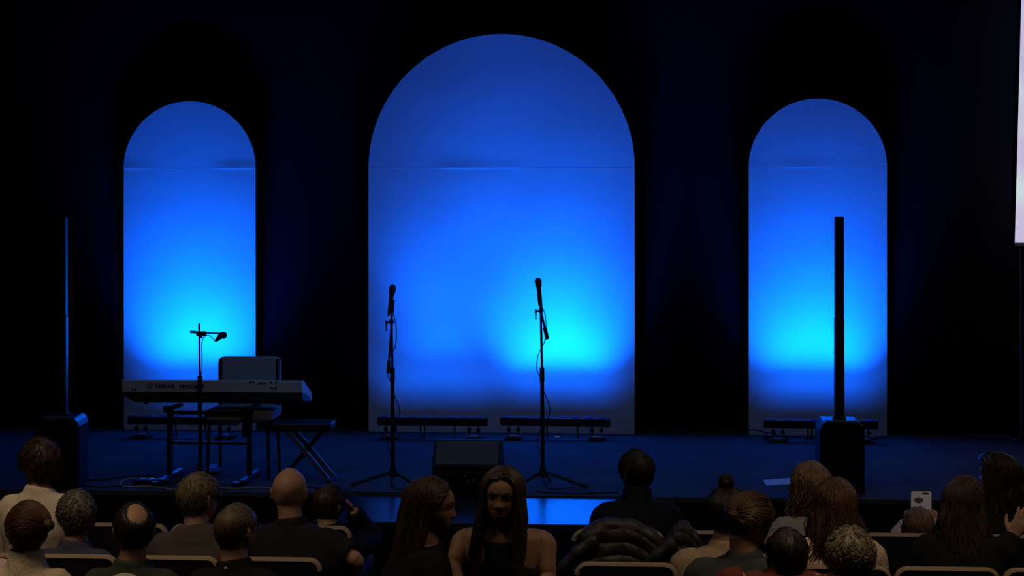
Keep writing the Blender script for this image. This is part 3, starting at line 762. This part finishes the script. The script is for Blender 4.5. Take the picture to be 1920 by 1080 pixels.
SKIN = {'fair': (.42, .25, .17), 'mid': (.36, .20, .125), 'tan': (.30, .165, .10)}
SK = {k: mat('skin_' + k, v, .55, spec=.35, var=.08, vscale=12) for k, v in SKIN.items()}
LIP = mat('lips', (.32, .10, .09), .45)
EYEW = mat('eye_white', (.35, .32, .30), .35); EYED = mat('eye_iris', (.03, .02, .015), .2)
GLASS = mat('spectacle_frame', (.02, .02, .022), .3, spec=.6)
SHADE = mat('blue_mirror_lens', (.03, .05, .12), .08, spec=1.0, metal=.6)
TROUSER = mat('dark_trousers', (.02, .022, .03), .9, bump=.3, bscale=120)
def hand(s, wr, dirv, side, nrm, curl=.35, sc_=1.0, spread=.12, thumb=1):
    """palm from the wrist along dirv; side: towards the thumb; nrm: out of the palm"""
    d, sd, nm = V(dirv).normalized(), V(side).normalized(), V(nrm).normalized(); wr = V(wr)
    s.loft([(wr - d * .02 * sc_, sd * .024 * sc_, nm * .017 * sc_), (wr + d * .02 * sc_, sd * .033 * sc_, nm * .015 * sc_),
            (wr + d * .06 * sc_, sd * .041 * sc_, nm * .014 * sc_), (wr + d * .092 * sc_, sd * .040 * sc_, nm * .011 * sc_)], 16, 2.4)
    for i, (o_, L_, r_) in enumerate(((.030, .072, .0088), (.010, .080, .0090), (-.011, .074, .0087), (-.030, .058, .0078))):
        p = wr + d * .088 * sc_ + sd * o_ * sc_; a = curl * (1 + .12 * i); dd = (d + sd * o_ * spread * 12).normalized(); P = [p - d * .015 * sc_, p]
        for seg in (.44, .31, .25):
            dd = (Matrix.Rotation(a, 3, dd.cross(nm)) @ dd).normalized() if seg != .44 else (Matrix.Rotation(a * .7, 3, dd.cross(nm)) @ dd).normalized()
            p = p + dd * L_ * seg * sc_; P.append(p)
        s.tube(P, [r_ * sc_, r_ * sc_, r_ * .95 * sc_, r_ * .88 * sc_, r_ * .7 * sc_], 10)
    if thumb:
        p = wr + d * .025 * sc_ + sd * .026 * sc_; t1 = (d * .62 + sd * .70 + nm * .30).normalized(); t2 = (d * .88 + sd * .35 + nm * .35).normalized()
        s.tube([p - t1 * .01, p + t1 * .036 * sc_, p + t1 * .036 * sc_ + t2 * .030 * sc_, p + t1 * .036 * sc_ + t2 * .054 * sc_], [.014 * sc_, .0115 * sc_, .0105 * sc_, .0075 * sc_], 10)

CLOTH = {}
def cloth(name, col, **k):
    if name not in CLOTH: CLOTH[name] = mat('cloth_' + name, col, k.pop('rough', .92), bump=k.pop('bump', .35), bscale=k.pop('bscale', 220), spec=k.pop('spec', .12), **k)
    return CLOTH[name]
def person(label, px, top, Y, hair, haircol, shirt, yaw=0, hyaw=0, pitch=0, roll=0, hs=1.0, sw=.19, lean=(0, 0), sh=0.0, neck=1.0,
           skin='fair', opts=None, arms=None, bare=False, hood=None, collar=True, voxel=.0075, glasses=False, seed=0, turtle=False, bulk=1.0, shade_up=False, group=None, headpt=None, hands=True, sleeve=1.0):
    """px, top: where the crown of the head stands; Y: how far back. yaw 0 faces the stage."""
    opts = dict(opts or {})
    extra = {'curly': .012, 'long': .010, 'short': .008, 'bun': .008, 'buzz': .002}.get(hair, 0)
    P = on_plane(px, top, Y); base = V((P.x, P.y, ZF)); rz = R(yaw)
    H = P.z - ZF - extra
    hc = V((0, 0, H - .118 * hs))                    # head centre, local
    pv = V((lean[0], lean[1], .47))                  # pelvis
    nb = hc + V((lean[0] * .12 + .0, -.028 * hs, -.128 * hs * neck)) if not headpt else V(headpt)
    Rl = Matrix.Rotation(rz, 3, 'Z').inverted()
    def loc(wp): return Rl @ (V(wp) - base)
    def spine(t):
        c = pv.lerp(nb, t); c.y += -.035 * math.sin(math.pi * t); return c
    top_t = nb.z - pv.z
    def tt(dz): return 1 - dz / top_t                # dz below the neck base
    q = [(0.0, .88, .125), (.22, .84, .125), (.5, .86, .125), (tt(.20), .93, .130), (tt(.14), .95, .120), (tt(.10), .93, .104), (tt(.07), .84, .092), (tt(.04), .64, .078), (tt(.015), .44, .066)]
    def torso(s, inf, full=True):
        rings = []; qs = [tuple(v) for v in smooth_path([V(a) for a in q], 4)]
        for t, wq, dq in (qs if full else q):
            dz = sh * max(0, 1 - abs(t - tt(.08)) * 6)
            c = spine(t); c.z += dz
            rings.append((c, V((wq * sw * bulk + inf, 0, 0)), V((0, dq * (.8 + .2 * bulk) + inf, 0))))
        return rings
    sA = spine(tt(.095))
    J = {}
    for sx in (-1, 1):
        S_ = sA + V((sx * sw * .84, 0, -.01 + sh)); E_ = S_ + V((sx * .055, .03, -.29)); W_ = V((sx * .11, .26, .60))
        J[sx] = [S_, E_, W_, None]
    for k, a in (arms or {}).items():
        J[k][1] = a[0] if len(a) < 1 else (loc(a[0]) if a[0] is not None else J[k][1]); J[k][2] = loc(a[1])
        J[k][3] = a[2] if len(a) > 2 else None
    # --- body (one continuous surface)
    b_ = Soup()
    b_.loft(torso(b_, -.004), 44, 2.2)
    Hr = Matrix.Rotation(R(hyaw - 0), 3, 'Z') @ Matrix.Rotation(R(pitch), 3, 'X') @ Matrix.Rotation(R(roll), 3, 'Y')
    hb = hc + Hr @ V((0, -.022 * hs, -.055 * hs))
    b_.tube([nb - V((0, .0, .05)), nb, nb.lerp(hb, .5) , hb], [.072, .062 * (.9 + .1 * hs), .056 * hs, .055 * hs], 18)
    nu, nv = 72, 54; vs_ = []
    for i in range(1, nv):
        for j in range(nu):
            vs_.append(hc + Hr @ (skull(sph(2 * math.pi * j / nu, math.pi * i / nv)) * hs))
    n0 = len(vs_); vs_ += [hc + Hr @ (skull(V((0, 0, 1))) * hs), hc + Hr @ (skull(V((0, 0, -1))) * hs)]
    fs_ = [(i * nu + j, (i + 1) * nu + j, (i + 1) * nu + (j + 1) % nu, i * nu + (j + 1) % nu) for i in range(nv - 2) for j in range(nu)]
    fs_ += [(n0, j, (j + 1) % nu) for j in range(nu)] + [(n0 + 1, (nv - 2) * nu + (j + 1) % nu, (nv - 2) * nu + j) for j in range(nu)]
    b_.add(vs_, fs_)
    for sx in ((-1, 1) if hair != 'long' else ()):
        er = Hr @ Matrix.Rotation(R(sx * 22), 3, 'Z') @ Matrix.Rotation(R(-8), 3, 'X')
        b_.ball(hc + Hr @ (V((sx * .079, -.010, -.004)) * hs), (.0085 * hs, .017 * hs, .031 * hs), er)
        b_.ball(hc + Hr @ (V((sx * .085, -.016, .010)) * hs), (.006 * hs, .014 * hs, .020 * hs), er)
    for sx in (-1, 1):
        S_, E_, W_, hd = J[sx]; sc_ = min(1, .8 + sw); b_.ball(S_ + V((-sx * .012, 0, -.012)), (.054, .052, .060))
        stube(b_, [S_ + V((-sx * .06, 0, .012)), S_, S_.lerp(E_, .35), S_.lerp(E_, .7), E_, E_.lerp(W_, .3), E_.lerp(W_, .75), W_],
                [.058, .055, .050, .043, .039, .041, .031, .026] if not bare else [.05, .052, .048, .042, .036, .036, .028, .024], 20)
        if hands:
            if hd: hand(b_, W_, Rl @ V(hd['dir']), Rl @ V(hd['side']), Rl @ V(hd['n']), hd.get('curl', .35), hd.get('s', 1) * hs * .98, hd.get('spread', .12))
            else: hand(b_, W_, (W_ - E_).normalized() + V((-sx * .2, 0, -.2)), V((-sx, .2, 0)), V((-sx * .1, -.3, -1)), .4, .95 * hs)
    # lower body, seated
    for sx in (-1, 1):
        b_.tube([V((sx * .085, -.02 + lean[1], .47)), V((sx * .11, .42, .47)), V((sx * .11, .44, .10)), V((sx * .11, .45, .03))], [.075, .05, .038, .036], 12)
    b_.ball(V((lean[0], lean[1], .46)), (.15, .12, .09))
    me = remeshed(b_, voxel, 3, 'person')
    me.materials.append(SK[skin]); me.materials.append(LIP)
    Hm = Matrix.Translation(hc) @ Hr.to_4x4(); Hi = Hm.inverted()
    for p in me.polygons:
        c = Hi @ p.center
        if abs(c.x) < .023 * hs and abs(c.z + .0565 * hs) < (.0105 - .006 * (abs(c.x) / (.023 * hs)) ** 2) * hs and c.y > .05: p.material_index = 1
    root = bpy.data.objects.new('person', me); COL.objects.link(root); root.location = base; root.rotation_euler = (0, 0, rz)
    tag(root, label, 'person', group)
    # --- clothing
    c_ = Soup(); c_.loft(torso(c_, .012), 40, 2.2)
    if not bare:
        if collar or turtle:
            hh = .018 if not turtle else .06
            c_.tube([nb - V((0, 0, .04)), nb + (hb - nb).normalized() * hh * .4, nb + (hb - nb).normalized() * hh], [.092, .076, .068] if not turtle else [.10, .078, .070], 20)
        for sx in (-1, 1):
            S_, E_, W_, hd = J[sx]; c_.ball(S_ + V((0, 0, -.01)), (.068, .070, .074))
            if sleeve >= 1:
                stube(c_, [S_ + V((-sx * .05, 0, .01)), S_, S_.lerp(E_, .35), S_.lerp(E_, .7), E_, E_.lerp(W_, .3), E_.lerp(W_, .75), E_.lerp(W_, .95)],
                        [(x + .016) * (.85 + .15 * bulk) for x in (.060, .060, .054, .049, .047, .047, .036, .033)], 14)
            else:
                stube(c_, [S_ + V((-sx * .05, 0, .01)), S_, S_.lerp(E_, .35), S_.lerp(E_, .72)], [.076, .076, .072, .068], 14)
        if hood:
            c_.loft([(nb + V((0, -.055, -.15)), V((.05, 0, 0)), V((0, .02, 0))), (nb + V((0, -.075, -.105)), V((.12, 0, 0)), V((0, .045, .0))),
                     (nb + V((0, -.064, -.05)), V((.125, 0, 0)), V((0, .05, .0))), (nb + V((0, -.045, .0)), V((.10, 0, 0)), V((0, .045, .0))), (nb + V((0, -.03, .02)), V((.08, 0, 0)), V((0, .035, 0)))], 24)
    else:
        q2 = []
        for c0, a0, b0 in torso(c_, .008):
            k = max(0, min(1, (c0.z - spine(tt(.18)).z) / .05))
            if c0.z < spine(tt(.055)).z: q2.append((c0, a0 * (1 - k) + a0.normalized() * min(a0.length, sw * .56) * k, b0)); c_ = Soup(); c_.loft(q2, 28, 2.3)
        for sx in (-1, 1):
            c_.tube([sA + V((sx * .085, -.085, -.05)), sA + V((sx * .088, -.05, .035)), sA + V((sx * .088, .01, .052)), sA + V((sx * .088, .06, .03)), sA + V((sx * .085, .09, -.05))], .013, 8)
    cm = remeshed(c_, max(voxel, .006), 4, 'shirt'); wrinkle(cm, .0045 if not bare else .002, 9, seed * 3.7)
    cm.materials.append(shirt)
    nm = opts.get('garment', 'shirt'); cm.name = nm
    co = bpy.data.objects.new(nm, cm); COL.objects.link(co); co.parent = root
    t_ = Soup()
    for sx in (-1, 1):
        t_.tube([V((sx * .085, -.04 + lean[1], .47)), V((sx * .11, .44, .475)), V((sx * .11, .46, .12)), V((sx * .11, .46, .09))], [.10, .072, .058, .058], 12)
    t_.ball(V((lean[0], lean[1], .47)), (.175, .145, .105))
    tm = remeshed(t_, .012, 3, 'trousers'); tm.materials.append(TROUSER)
    to = bpy.data.objects.new('trousers', tm); COL.objects.link(to); to.parent = root
    for sx in (-1, 1):
        sh_ = Soup(); sh_.loft([((sx * .11, .39, .035), (.036, 0, 0), (0, 0, .034)), ((sx * .11, .45, .05), (.042, 0, 0), (0, 0, .048)), ((sx * .11, .55, .035), (.045, 0, 0), (0, 0, .033)), ((sx * .11, .64, .026), (.03, 0, 0), (0, 0, .022))], 14)
        sh_.obj('shoe', M['black'], root)
    # --- hair
    if hair != 'none': make_hair(hair, hs, Hm, root, haircol, seed, opts)
    # --- eyes, brows for faces one can see
    if opts.get('face'):
        for sx in (-1, 1):
            e_ = Soup(); c = V((sx * .031, .0735, .007)) * hs
            e_.ball(c, .0118 * hs); e_.cur = 1; e_.ball(c + V((opts.get('look', 0), .0048, -.0005)) * hs, .0078 * hs)
            e_.v = [tuple(Hm @ V(p)) for p in e_.v]; e_.obj('eye', [EYEW, EYED], root)
            el = Soup().ball(c + V((0, .0002, .0042)) * hs, (.0140 * hs, .0120 * hs, .0098 * hs)); el.v = [tuple(Hm @ V(p)) for p in el.v]; el.obj('eyelid', SK[skin], root)
            br = Soup(); P_ = [V((sx * (.014 + .036 * k / 5), .0965 - .020 * (k / 5) ** 1.8, .0295 + .005 * math.sin(math.pi * k / 6))) * hs for k in range(6)]
            br.tube(P_, [.0018, .003, .0032, .003, .0022, .001], 6); br.v = [tuple(Hm @ V(p)) for p in br.v]; br.obj('eyebrow', hairmat(haircol), root)
            li = Soup(); P_ = [V((sx * (.018 + .026 * k / 5), .0872 - .006 * abs(k - 2.5) / 2.5, .0125 + .003 * math.sin(math.pi * k / 5))) * hs for k in range(6)]
            li.tube(P_, .0013, 5); li.v = [tuple(Hm @ V(p)) for p in li.v]; li.obj('eyelash', EYED, root)
    if glasses:
        gl = Soup()
        for sx in (-1, 1):
            c = V((sx * .033, .104, .008)); ring_ = [c + V((.024 * math.cos(a), -.25 * .024 * abs(math.cos(a)) , .018 * math.sin(a))) for a in [2 * math.pi * k / 16 for k in range(17)]]
            gl.tube([p * hs for p in ring_], .0016, 6)
            gl.tube([V((sx * .057, .098, .012)) * hs, V((sx * .083, .03, .012)) * hs, V((sx * .086, -.01, .012)) * hs, V((sx * .082, -.03, -.004)) * hs], .0022, 6)
        gl.tube([V((-.01, .112, .01)) * hs, V((.01, .112, .01)) * hs], .0016, 6)
        gl.v = [tuple(Hm @ V(p)) for p in gl.v]; gl.obj('glasses', GLASS, root)
    if shade_up:
        gl = Soup()
        for sx in (-1, 1):
            c = skull(V((sx * .46, .52, .72)).normalized(), .030, False); n_ = V((sx * .46, .52, .72)).normalized()
            qd = n_.to_track_quat('Z', 'Y').to_matrix()
            gl.ball(c * hs, (.031 * hs, .026 * hs, .006 * hs), qd)
            gl.tube([(c + V((sx * .02, -.01, 0))) * hs, V((sx * .092, .0, .045)) * hs, V((sx * .088, -.05, .0)) * hs], .0025, 6)
        gl.v = [tuple(Hm @ V(p)) for p in gl.v]; gl.obj('sunglasses', SHADE, root)
    return root, Hm, loc
def on_back(root, px, py, m, size, name):
    """small emblem sewn where the ray through the shirt's back lands"""
    g_ = [c for c in root.children if c.name.startswith(('shirt', 'jacket'))][0]
    bpy.context.view_layer.update(); Mi = root.matrix_world.inverted(); d_ = ray(px) + V((0, 0, (HZ - py) / F))
    ok_, h_, n_, _ = g_.ray_cast(Mi @ CAM, (Mi.to_3x3() @ d_).normalized())
    if not ok_: return
    s = Soup(); q_ = n_.to_track_quat('Z', 'Y').to_matrix()
    s.ball(h_, (size, size * .8, .002), q_, 12, 6); s.ball(h_ - V((0, .0, size * .7)), (size * .5, size * .5, .002), q_, 10, 6)
    s.obj(name, m, root)

C_cream = cloth('cream', (.72, .62, .48)); C_navy = cloth('navy', (.055, .06, .095)); C_green = cloth('green', (.035, .045, .035))
C_knit = cloth('knit', (.48, .40, .28), bump=.8, bscale=90, stretch=(1, 1, .3)); C_fleece = cloth('fleece', (.075, .065, .06)); C_black = cloth('black', (.012, .012, .014))
C_polo = cloth('polo', (.016, .016, .017)); C_jacket = cloth('jacket', (.008, .009, .014), rough=.7); C_beige = cloth('beige', (.42, .30, .18))
C_sage = cloth('sage', (.05, .062, .06)); C_pale = cloth('pale', (.30, .31, .27)); C_cardigan = cloth('cardigan', (.66, .50, .38), bump=.6, bscale=80)
C_maroon = cloth('maroon', (.17, .045, .03)); C_pink = cloth('pink', (.5, .38, .36)); C_brown = cloth('brown', (.05, .035, .028))
BR = (.050, .028, .016); DK = (.012, .008, .006); GR = (.15, .125, .095); SG = (.15, .115, .075); BL = (.24, .145, .08); MB = (.09, .042, .02); WB = (.085, .045, .024)

person('person in cream shirt with thick brown hair before the left column speaker', 76, 826, -2.88, 'short', BR, C_cream, yaw=6, hyaw=42, sw=.172, seed=1, opts={'thick': .026, 'lump': .5, 'len': .5}, hs=.98, bulk=1.05)
person('grey haired person in navy sweater overlapping the cream shirt', 143, 921, ROWB + .23, 'curly', GR, C_navy, hyaw=28, sw=.165, seed=2, opts={'thick': .017, 'n': 1100}, skin='fair', hs=.98)
person('balding dark haired person in dark green top, crown bare', 251, 945, ROWC + .23, 'ring', DK, C_green, hyaw=16, pitch=-6, sw=.185, seed=3, opts={'bald': .50, 'thick': .010, 'n': 500, 'bc': (.18, -.62, .76)}, hs=1.03, skin='mid')
person('person in cream turtleneck with brown hair tied up at frame edge', 52, 945, ROWC + .23, 'bun', MB, C_knit, yaw=5, hyaw=8, sw=.175, seed=4, opts={'bun': (.85, -.5, .28), 'bunr': .022, 'thick': .02}, turtle=True, hs=1.0)
person('person in grey hooded fleece with short sandy grey hair and glasses', 372, 886, ROWB + .23, 'short', SG, C_fleece, hyaw=-30, sw=.20, seed=5, opts={'thick': .010, 'len': .3}, hood=True, glasses=True, hs=1.05, bulk=1.08)
rj, hj, lj = person('person in black jacket with cropped hair and glasses, small badge on back', 443, 945, ROWC + .23, 'buzz', (.09, .065, .04), C_black, hyaw=-26, sw=.17, seed=6, opts={'thick': .006}, glasses=True, hs=1.02, skin='mid')
on_back(rj, 423, 1065, mat('badge_thread', (.35, .36, .30), .8), .009, 'badge')
person('bald person in black short sleeved polo, broad shoulders', 543, 878, ROWB + .23, 'bald', SG, C_polo, yaw=-6, hyaw=6, sw=.215, seed=7, lean=(.12, 0), hs=1.03, skin='mid', bulk=1.12, sleeve=.7,
       arms={1: (on_plane(668, 1052, ROWB + .12), on_plane(650, 1100, ROWB + .36))})
pe = on_plane(697, 1012, ROWA + .40)
person('dark clothed person resting head on raised hand beside the bald person', 616, 907, ROWA + .25, 'short', (.05, .035, .022), C_jacket, hyaw=-25, roll=6, sw=.17, seed=8, lean=(.02, 0), hs=.93, voxel=.006,
       arms={1: (pe, on_plane(662, 957, ROWA + .30), {'dir': (-.75, 0, .55), 'side': (.3, -.6, .5), 'n': (-.5, .5, -.6), 'curl': .7})}, opts={'thick': .010})
# the two women turned away from the stage
YW = -4.42
person('person with long brown hair seen in profile, smiling, black top', 806, 893, YW - .12, 'long', BR, C_black, yaw=-62, hyaw=-26, pitch=-5, sw=.16, seed=9, voxel=.0035, hs=.97, collar=False, skin='tan', lean=(-.02, -.04),
       opts={'face': True, 'open': 1.55, 'L': .40, 'flare': .35, 'wave': .012, 'backout': .03, 'thick': .012, 'n': 1300, 'garment': 'top'})
wa = on_plane(866, 985, YW)
person('person facing the camera, very long dark hair, bare shoulders', 942, 873, YW + .06, 'long', (.045, .026, .016), C_black, yaw=176, hyaw=0, pitch=-4, roll=-3, sw=.195, seed=10, voxel=.0035, hs=.97, bare=True, skin='tan', sh=.03, lean=(0, -.03),
       opts={'face': True, 'open': 2.12, 'L': .60, 'flare': .50, 'wave': .010, 'backout': .05, 'front': .10, 'thick': .013, 'n': 2000, 'garment': 'top'},
       arms={-1: (on_plane(1026, 1085, YW + .02), on_plane(1000, 1160, YW - .22)), 1: (on_plane(850, 1062, YW + .04), on_plane(862, 1150, YW - .18))})
person('person in dark jacket with glasses sitting alone by the blue step', 1193, 843, ROWA + .25, 'short', (.035, .026, .018), C_jacket, yaw=8, hyaw=24, sw=.20, seed=11, glasses=True, turtle=True, opts={'thick': .012, 'garment': 'jacket'}, bulk=1.1, hs=.98, lean=(-.01, 0))
person('dark haired person with top knot in beige sweater', 1362, 916, ROWB + .23, 'bun', DK, C_beige, hyaw=-10, sw=.20, seed=12, lean=(-.09, 0), opts={'bun': (0, -.1, 1), 'bunr': .034, 'thick': .018}, hs=1.02)
person('brown haired person in grey green jacket bowing head to the side', 1405, 926, ROWC + .23, 'bun', WB, C_sage, yaw=-14, hyaw=-42, pitch=-24, sw=.19, seed=13, lean=(-.14, -.03), opts={'bun': (.3, -.9, .0), 'bunr': .018, 'thick': .018, 'garment': 'jacket'}, hs=1.0, bulk=1.05)
person('blonde person in pale sweater before the column speaker', 1521, 868, ROWA + .25, 'long', BL, C_pale, hyaw=6, sw=.18, seed=14, opts={'open': 2.2, 'L': .13, 'flare': .12, 'backout': .0, 'thick': .022, 'wave': .01, 'garment': 'sweater'}, hs=1.0, lean=(-.02, 0))
person('person in cream cardigan with long loose brown hair', 1567, 898, ROWB + .23, 'long', MB, C_cardigan, hyaw=0, sw=.19, seed=15, opts={'open': 2.2, 'L': .34, 'flare': .95, 'backout': .07, 'thick': .018, 'wave': .014, 'n': 1400, 'garment': 'cardigan'}, hs=1.0)
person('person in maroon shirt with cropped dark hair at the bottom edge', 1476, 990, ROWC - .38, 'short', (.04, .032, .026), C_maroon, hyaw=-4, pitch=-14, sw=.255, seed=16, opts={'thick': .009}, hs=.92, bulk=1.15, lean=(-.05, 0), neck=.42, sh=.035)
person('person with curly grey hair at the bottom edge', 1595, 991, ROWC - .38, 'curly', (.24, .20, .14), C_brown, hyaw=-8, sw=.18, seed=17, opts={'thick': .020, 'n': 1300, 'lump': .4}, hs=.95)
rc, hm, lc = person('small child with light brown hair holding up a pale phone', 1722, 951, ROWA + .26, 'long', (.16, .095, .055), C_pink, hyaw=-4, sw=.125, seed=18, hs=.82, voxel=.0055, neck=.95,
       opts={'open': 2.2, 'L': .12, 'flare': .15, 'backout': .0, 'thick': .014, 'n': 800},
       arms={1: (on_plane(1765, 1010, ROWA + .40), on_plane(1756, 984, ROWA + .56), {'dir': (-.25, .15, 1), 'side': (-1, 0, 0), 'n': (0, 1, 0), 'curl': .9, 's': .9}),
             -1: (on_plane(1690, 1010, ROWA + .40), on_plane(1700, 985, ROWA + .56), {'dir': (.25, .15, 1), 'side': (1, 0, 0), 'n': (0, 1, 0), 'curl': .9, 's': .9})})
person('person in black with long dark hair and arm over the next chair', 1808, 893, ROWB + .23, 'long', (.045, .030, .020), C_black, yaw=-10, hyaw=-38, sw=.20, seed=19, voxel=.006,
       opts={'open': 1.75, 'L': .30, 'flare': .7, 'backout': .06, 'thick': .014, 'n': 1300}, hs=.98,
       arms={1: (on_plane(1880, 1040, ROWB + .12), on_plane(1897, 1009, ROWB + .20), {'dir': (.45, 0, .85), 'side': (-1, 0, .5), 'n': (0, 1, .2), 'curl': .12, 'spread': .3})}, lean=(-.02, 0))
person('dark haired person in black with sunglasses on the head', 1872, 849, ROWA + .25, 'long', (.03, .018, .012), C_black, yaw=6, hyaw=52, pitch=0, sw=.21, seed=20, shade_up=True, opts={'open': 1.9, 'L': .18, 'flare': .4, 'backout': .03, 'thick': .018}, hs=.98, lean=(.05, 0))
person('person in pink sweater mostly cut off at the frame edge', -50, 930, ROWC + .40, 'short', BR, C_pink, sw=.19, seed=21, opts={'thick': .012})
person('person at the frame edge beyond, only the nose showing', -36, 913, ROWA + .25, 'short', BR, C_navy, hyaw=-85, sw=.16, seed=22, opts={'thick': .010})
rb, hmb, lcb = person('person under a beige knitted hat at the bottom edge', 232, 1076, ROWC - .66, 'short', BR, C_brown, hyaw=0, sw=.19, seed=23, opts={'thick': .006})
hat = Soup()
nu, nv = 72, 14; vs_ = []
for i in range(nv + 1):
    for j in range(nu):
        a = 2 * math.pi * j / nu; pol = .02 + 1.35 * i / nv; rr_ = (.105 + .0025 * math.cos(24 * a)) * math.sin(pol) * (1 if i < nv - 2 else 1.05)
        vs_.append((rr_ * math.cos(a), rr_ * 1.18 * math.sin(a) - .004, .128 * math.cos(pol)))
hat.add([hmb @ V(p) for p in vs_], [(i * nu + j, (i + 1) * nu + j, (i + 1) * nu + (j + 1) % nu, i * nu + (j + 1) % nu) for i in range(nv) for j in range(nu)] + [tuple(range(nu))])
ho = hat.obj('knitted_hat', C_knit, rb); md = ho.modifiers.new('thickness', 'SOLIDIFY'); md.thickness = .004

# phone held by the child
pc = on_plane(1727, 950, ROWA + .60); pd = (pc - CAM).dot(VIEW) / F
ph = thing('phone', 'pale phone held up over the seats by the small child', 'phone', pc, R(0))
M['phone'] = mat('phone_pale', (.42, .36, .38), .4); M['pscreen'] = mat('phone_screen', (.3, .26, .28), .25, emit=((.5, .42, .45), .12))
w_, h_ = 40 * pd, 62 * pd
rslab((0, -.25 * h_ * 0, 0), (w_, h_, .009), .008).obj('case', M['black'], ph, smooth=False, bevel=.002)
o = rslab((0, 0, -.0052), (w_ * .94, h_ * .94, .002), .006).obj('screen', M['pscreen'], ph, smooth=False)
Soup().box((w_ * .20, -.0066, h_ * .40), (w_ * .3, .001, h_ * .05)).obj('dark_bar', M['black'], ph, smooth=False)
Soup().ball((-w_ * .12, -.006, h_ * .20), (w_ * .22, .001, h_ * .09)).obj('screen_shape', mat('screen_grey', (.16, .13, .15), .5), ph)

# jacket badge on the cropped hair person's back
# puffer coats over the chairs
def puffer(cx_px, y0, Y, wid, hgt, label, col, seed, skew=0.0):
    c = on_plane(cx_px, y0, Y); t = thing('puffer_coat', label, 'coat', (c.x, Y, ZF))
    zt_ = c.z - ZF; nx, nv = 70, 90; s = Soup(); vs_ = []
    rd = random.Random(seed)
    for i in range(nv + 1):
        v = i / nv * (hgt + .05 + .24)      # runs up the back side, over the top, down the front
        for j in range(nx + 1):
            u = j / nx; x = (u - .5) * wid * (1 + .10 * math.sin(v * 9 + seed))
            droop = .10 * (abs(u - .42) * 1.9) ** 2.0
            if v < hgt: y, z, n_ = -.045, zt_ - hgt + v, V((0, -1, .1))
            elif v < hgt + .05:
                a = (v - hgt) / .05 * math.pi; y, z, n_ = -.045 * math.cos(a), zt_ + .035 * math.sin(a), V((0, -math.cos(a), math.sin(a)))
            else: y, z, n_ = .045, zt_ - (v - hgt - .05), V((0, 1, .1))
            w1 = v * 44 + .9 * noise.noise(V((u * 2.6, seed, v * 2))) * 1.3 + skew * u * 4
            puff = abs(math.sin(w1)) ** .55
            seg_ = abs(math.sin((u * 4.3 + .25 * noise.noise(V((v * 4, seed, 0)))) * math.pi)) ** .5
            d = .017 * puff * (.45 + .55 * seg_) + .016 * noise.noise(V((u * 5, v * 9, seed)))
            p = V((x, y, z - droop)) + n_.normalized() * d
            vs_.append(p)
    W = nx + 1
    s.add(vs_, [(i * W + j, i * W + j + 1, (i + 1) * W + j + 1, (i + 1) * W + j) for i in range(nv) for j in range(nx)])
    o = s.obj('quilted_shell', col, t); o.data.polygons.foreach_set('use_smooth', [True] * len(o.data.polygons))
    md = o.modifiers.new('thickness', 'SOLIDIFY'); md.thickness = .012; md.offset = -1
    sl_ = Soup(); P_ = []; Rr = []
    for k in range(40):
        q = k / 39; P_.append(V((-wid * .30 - .20 * q, -.06 - .02 * math.sin(q * 3), zt_ - .055 - .10 * q - .08 * q * q))); Rr.append(.036 + .004 * math.sin(q * 17) - .012 * q)
    sl_.tube(P_, Rr, 14).obj('sleeve', col, t)
    return t
M['puff'] = mat('quilted_nylon', (.036, .030, .022), .5, spec=.5, bump=.4, bscale=25)
M['puff2'] = mat('dull_nylon', (.028, .028, .025), .6, spec=.4, bump=.4, bscale=25)
puffer(1172, 988, ROWA, .50, .26, 'dark brown quilted puffer coat draped over a chair back', M['puff'], 3, .35)
puffer(1285, 994, ROWA, .20, .20, 'smaller dark coat bundle draped beside the puffer coat', M['puff2'], 8, .2)
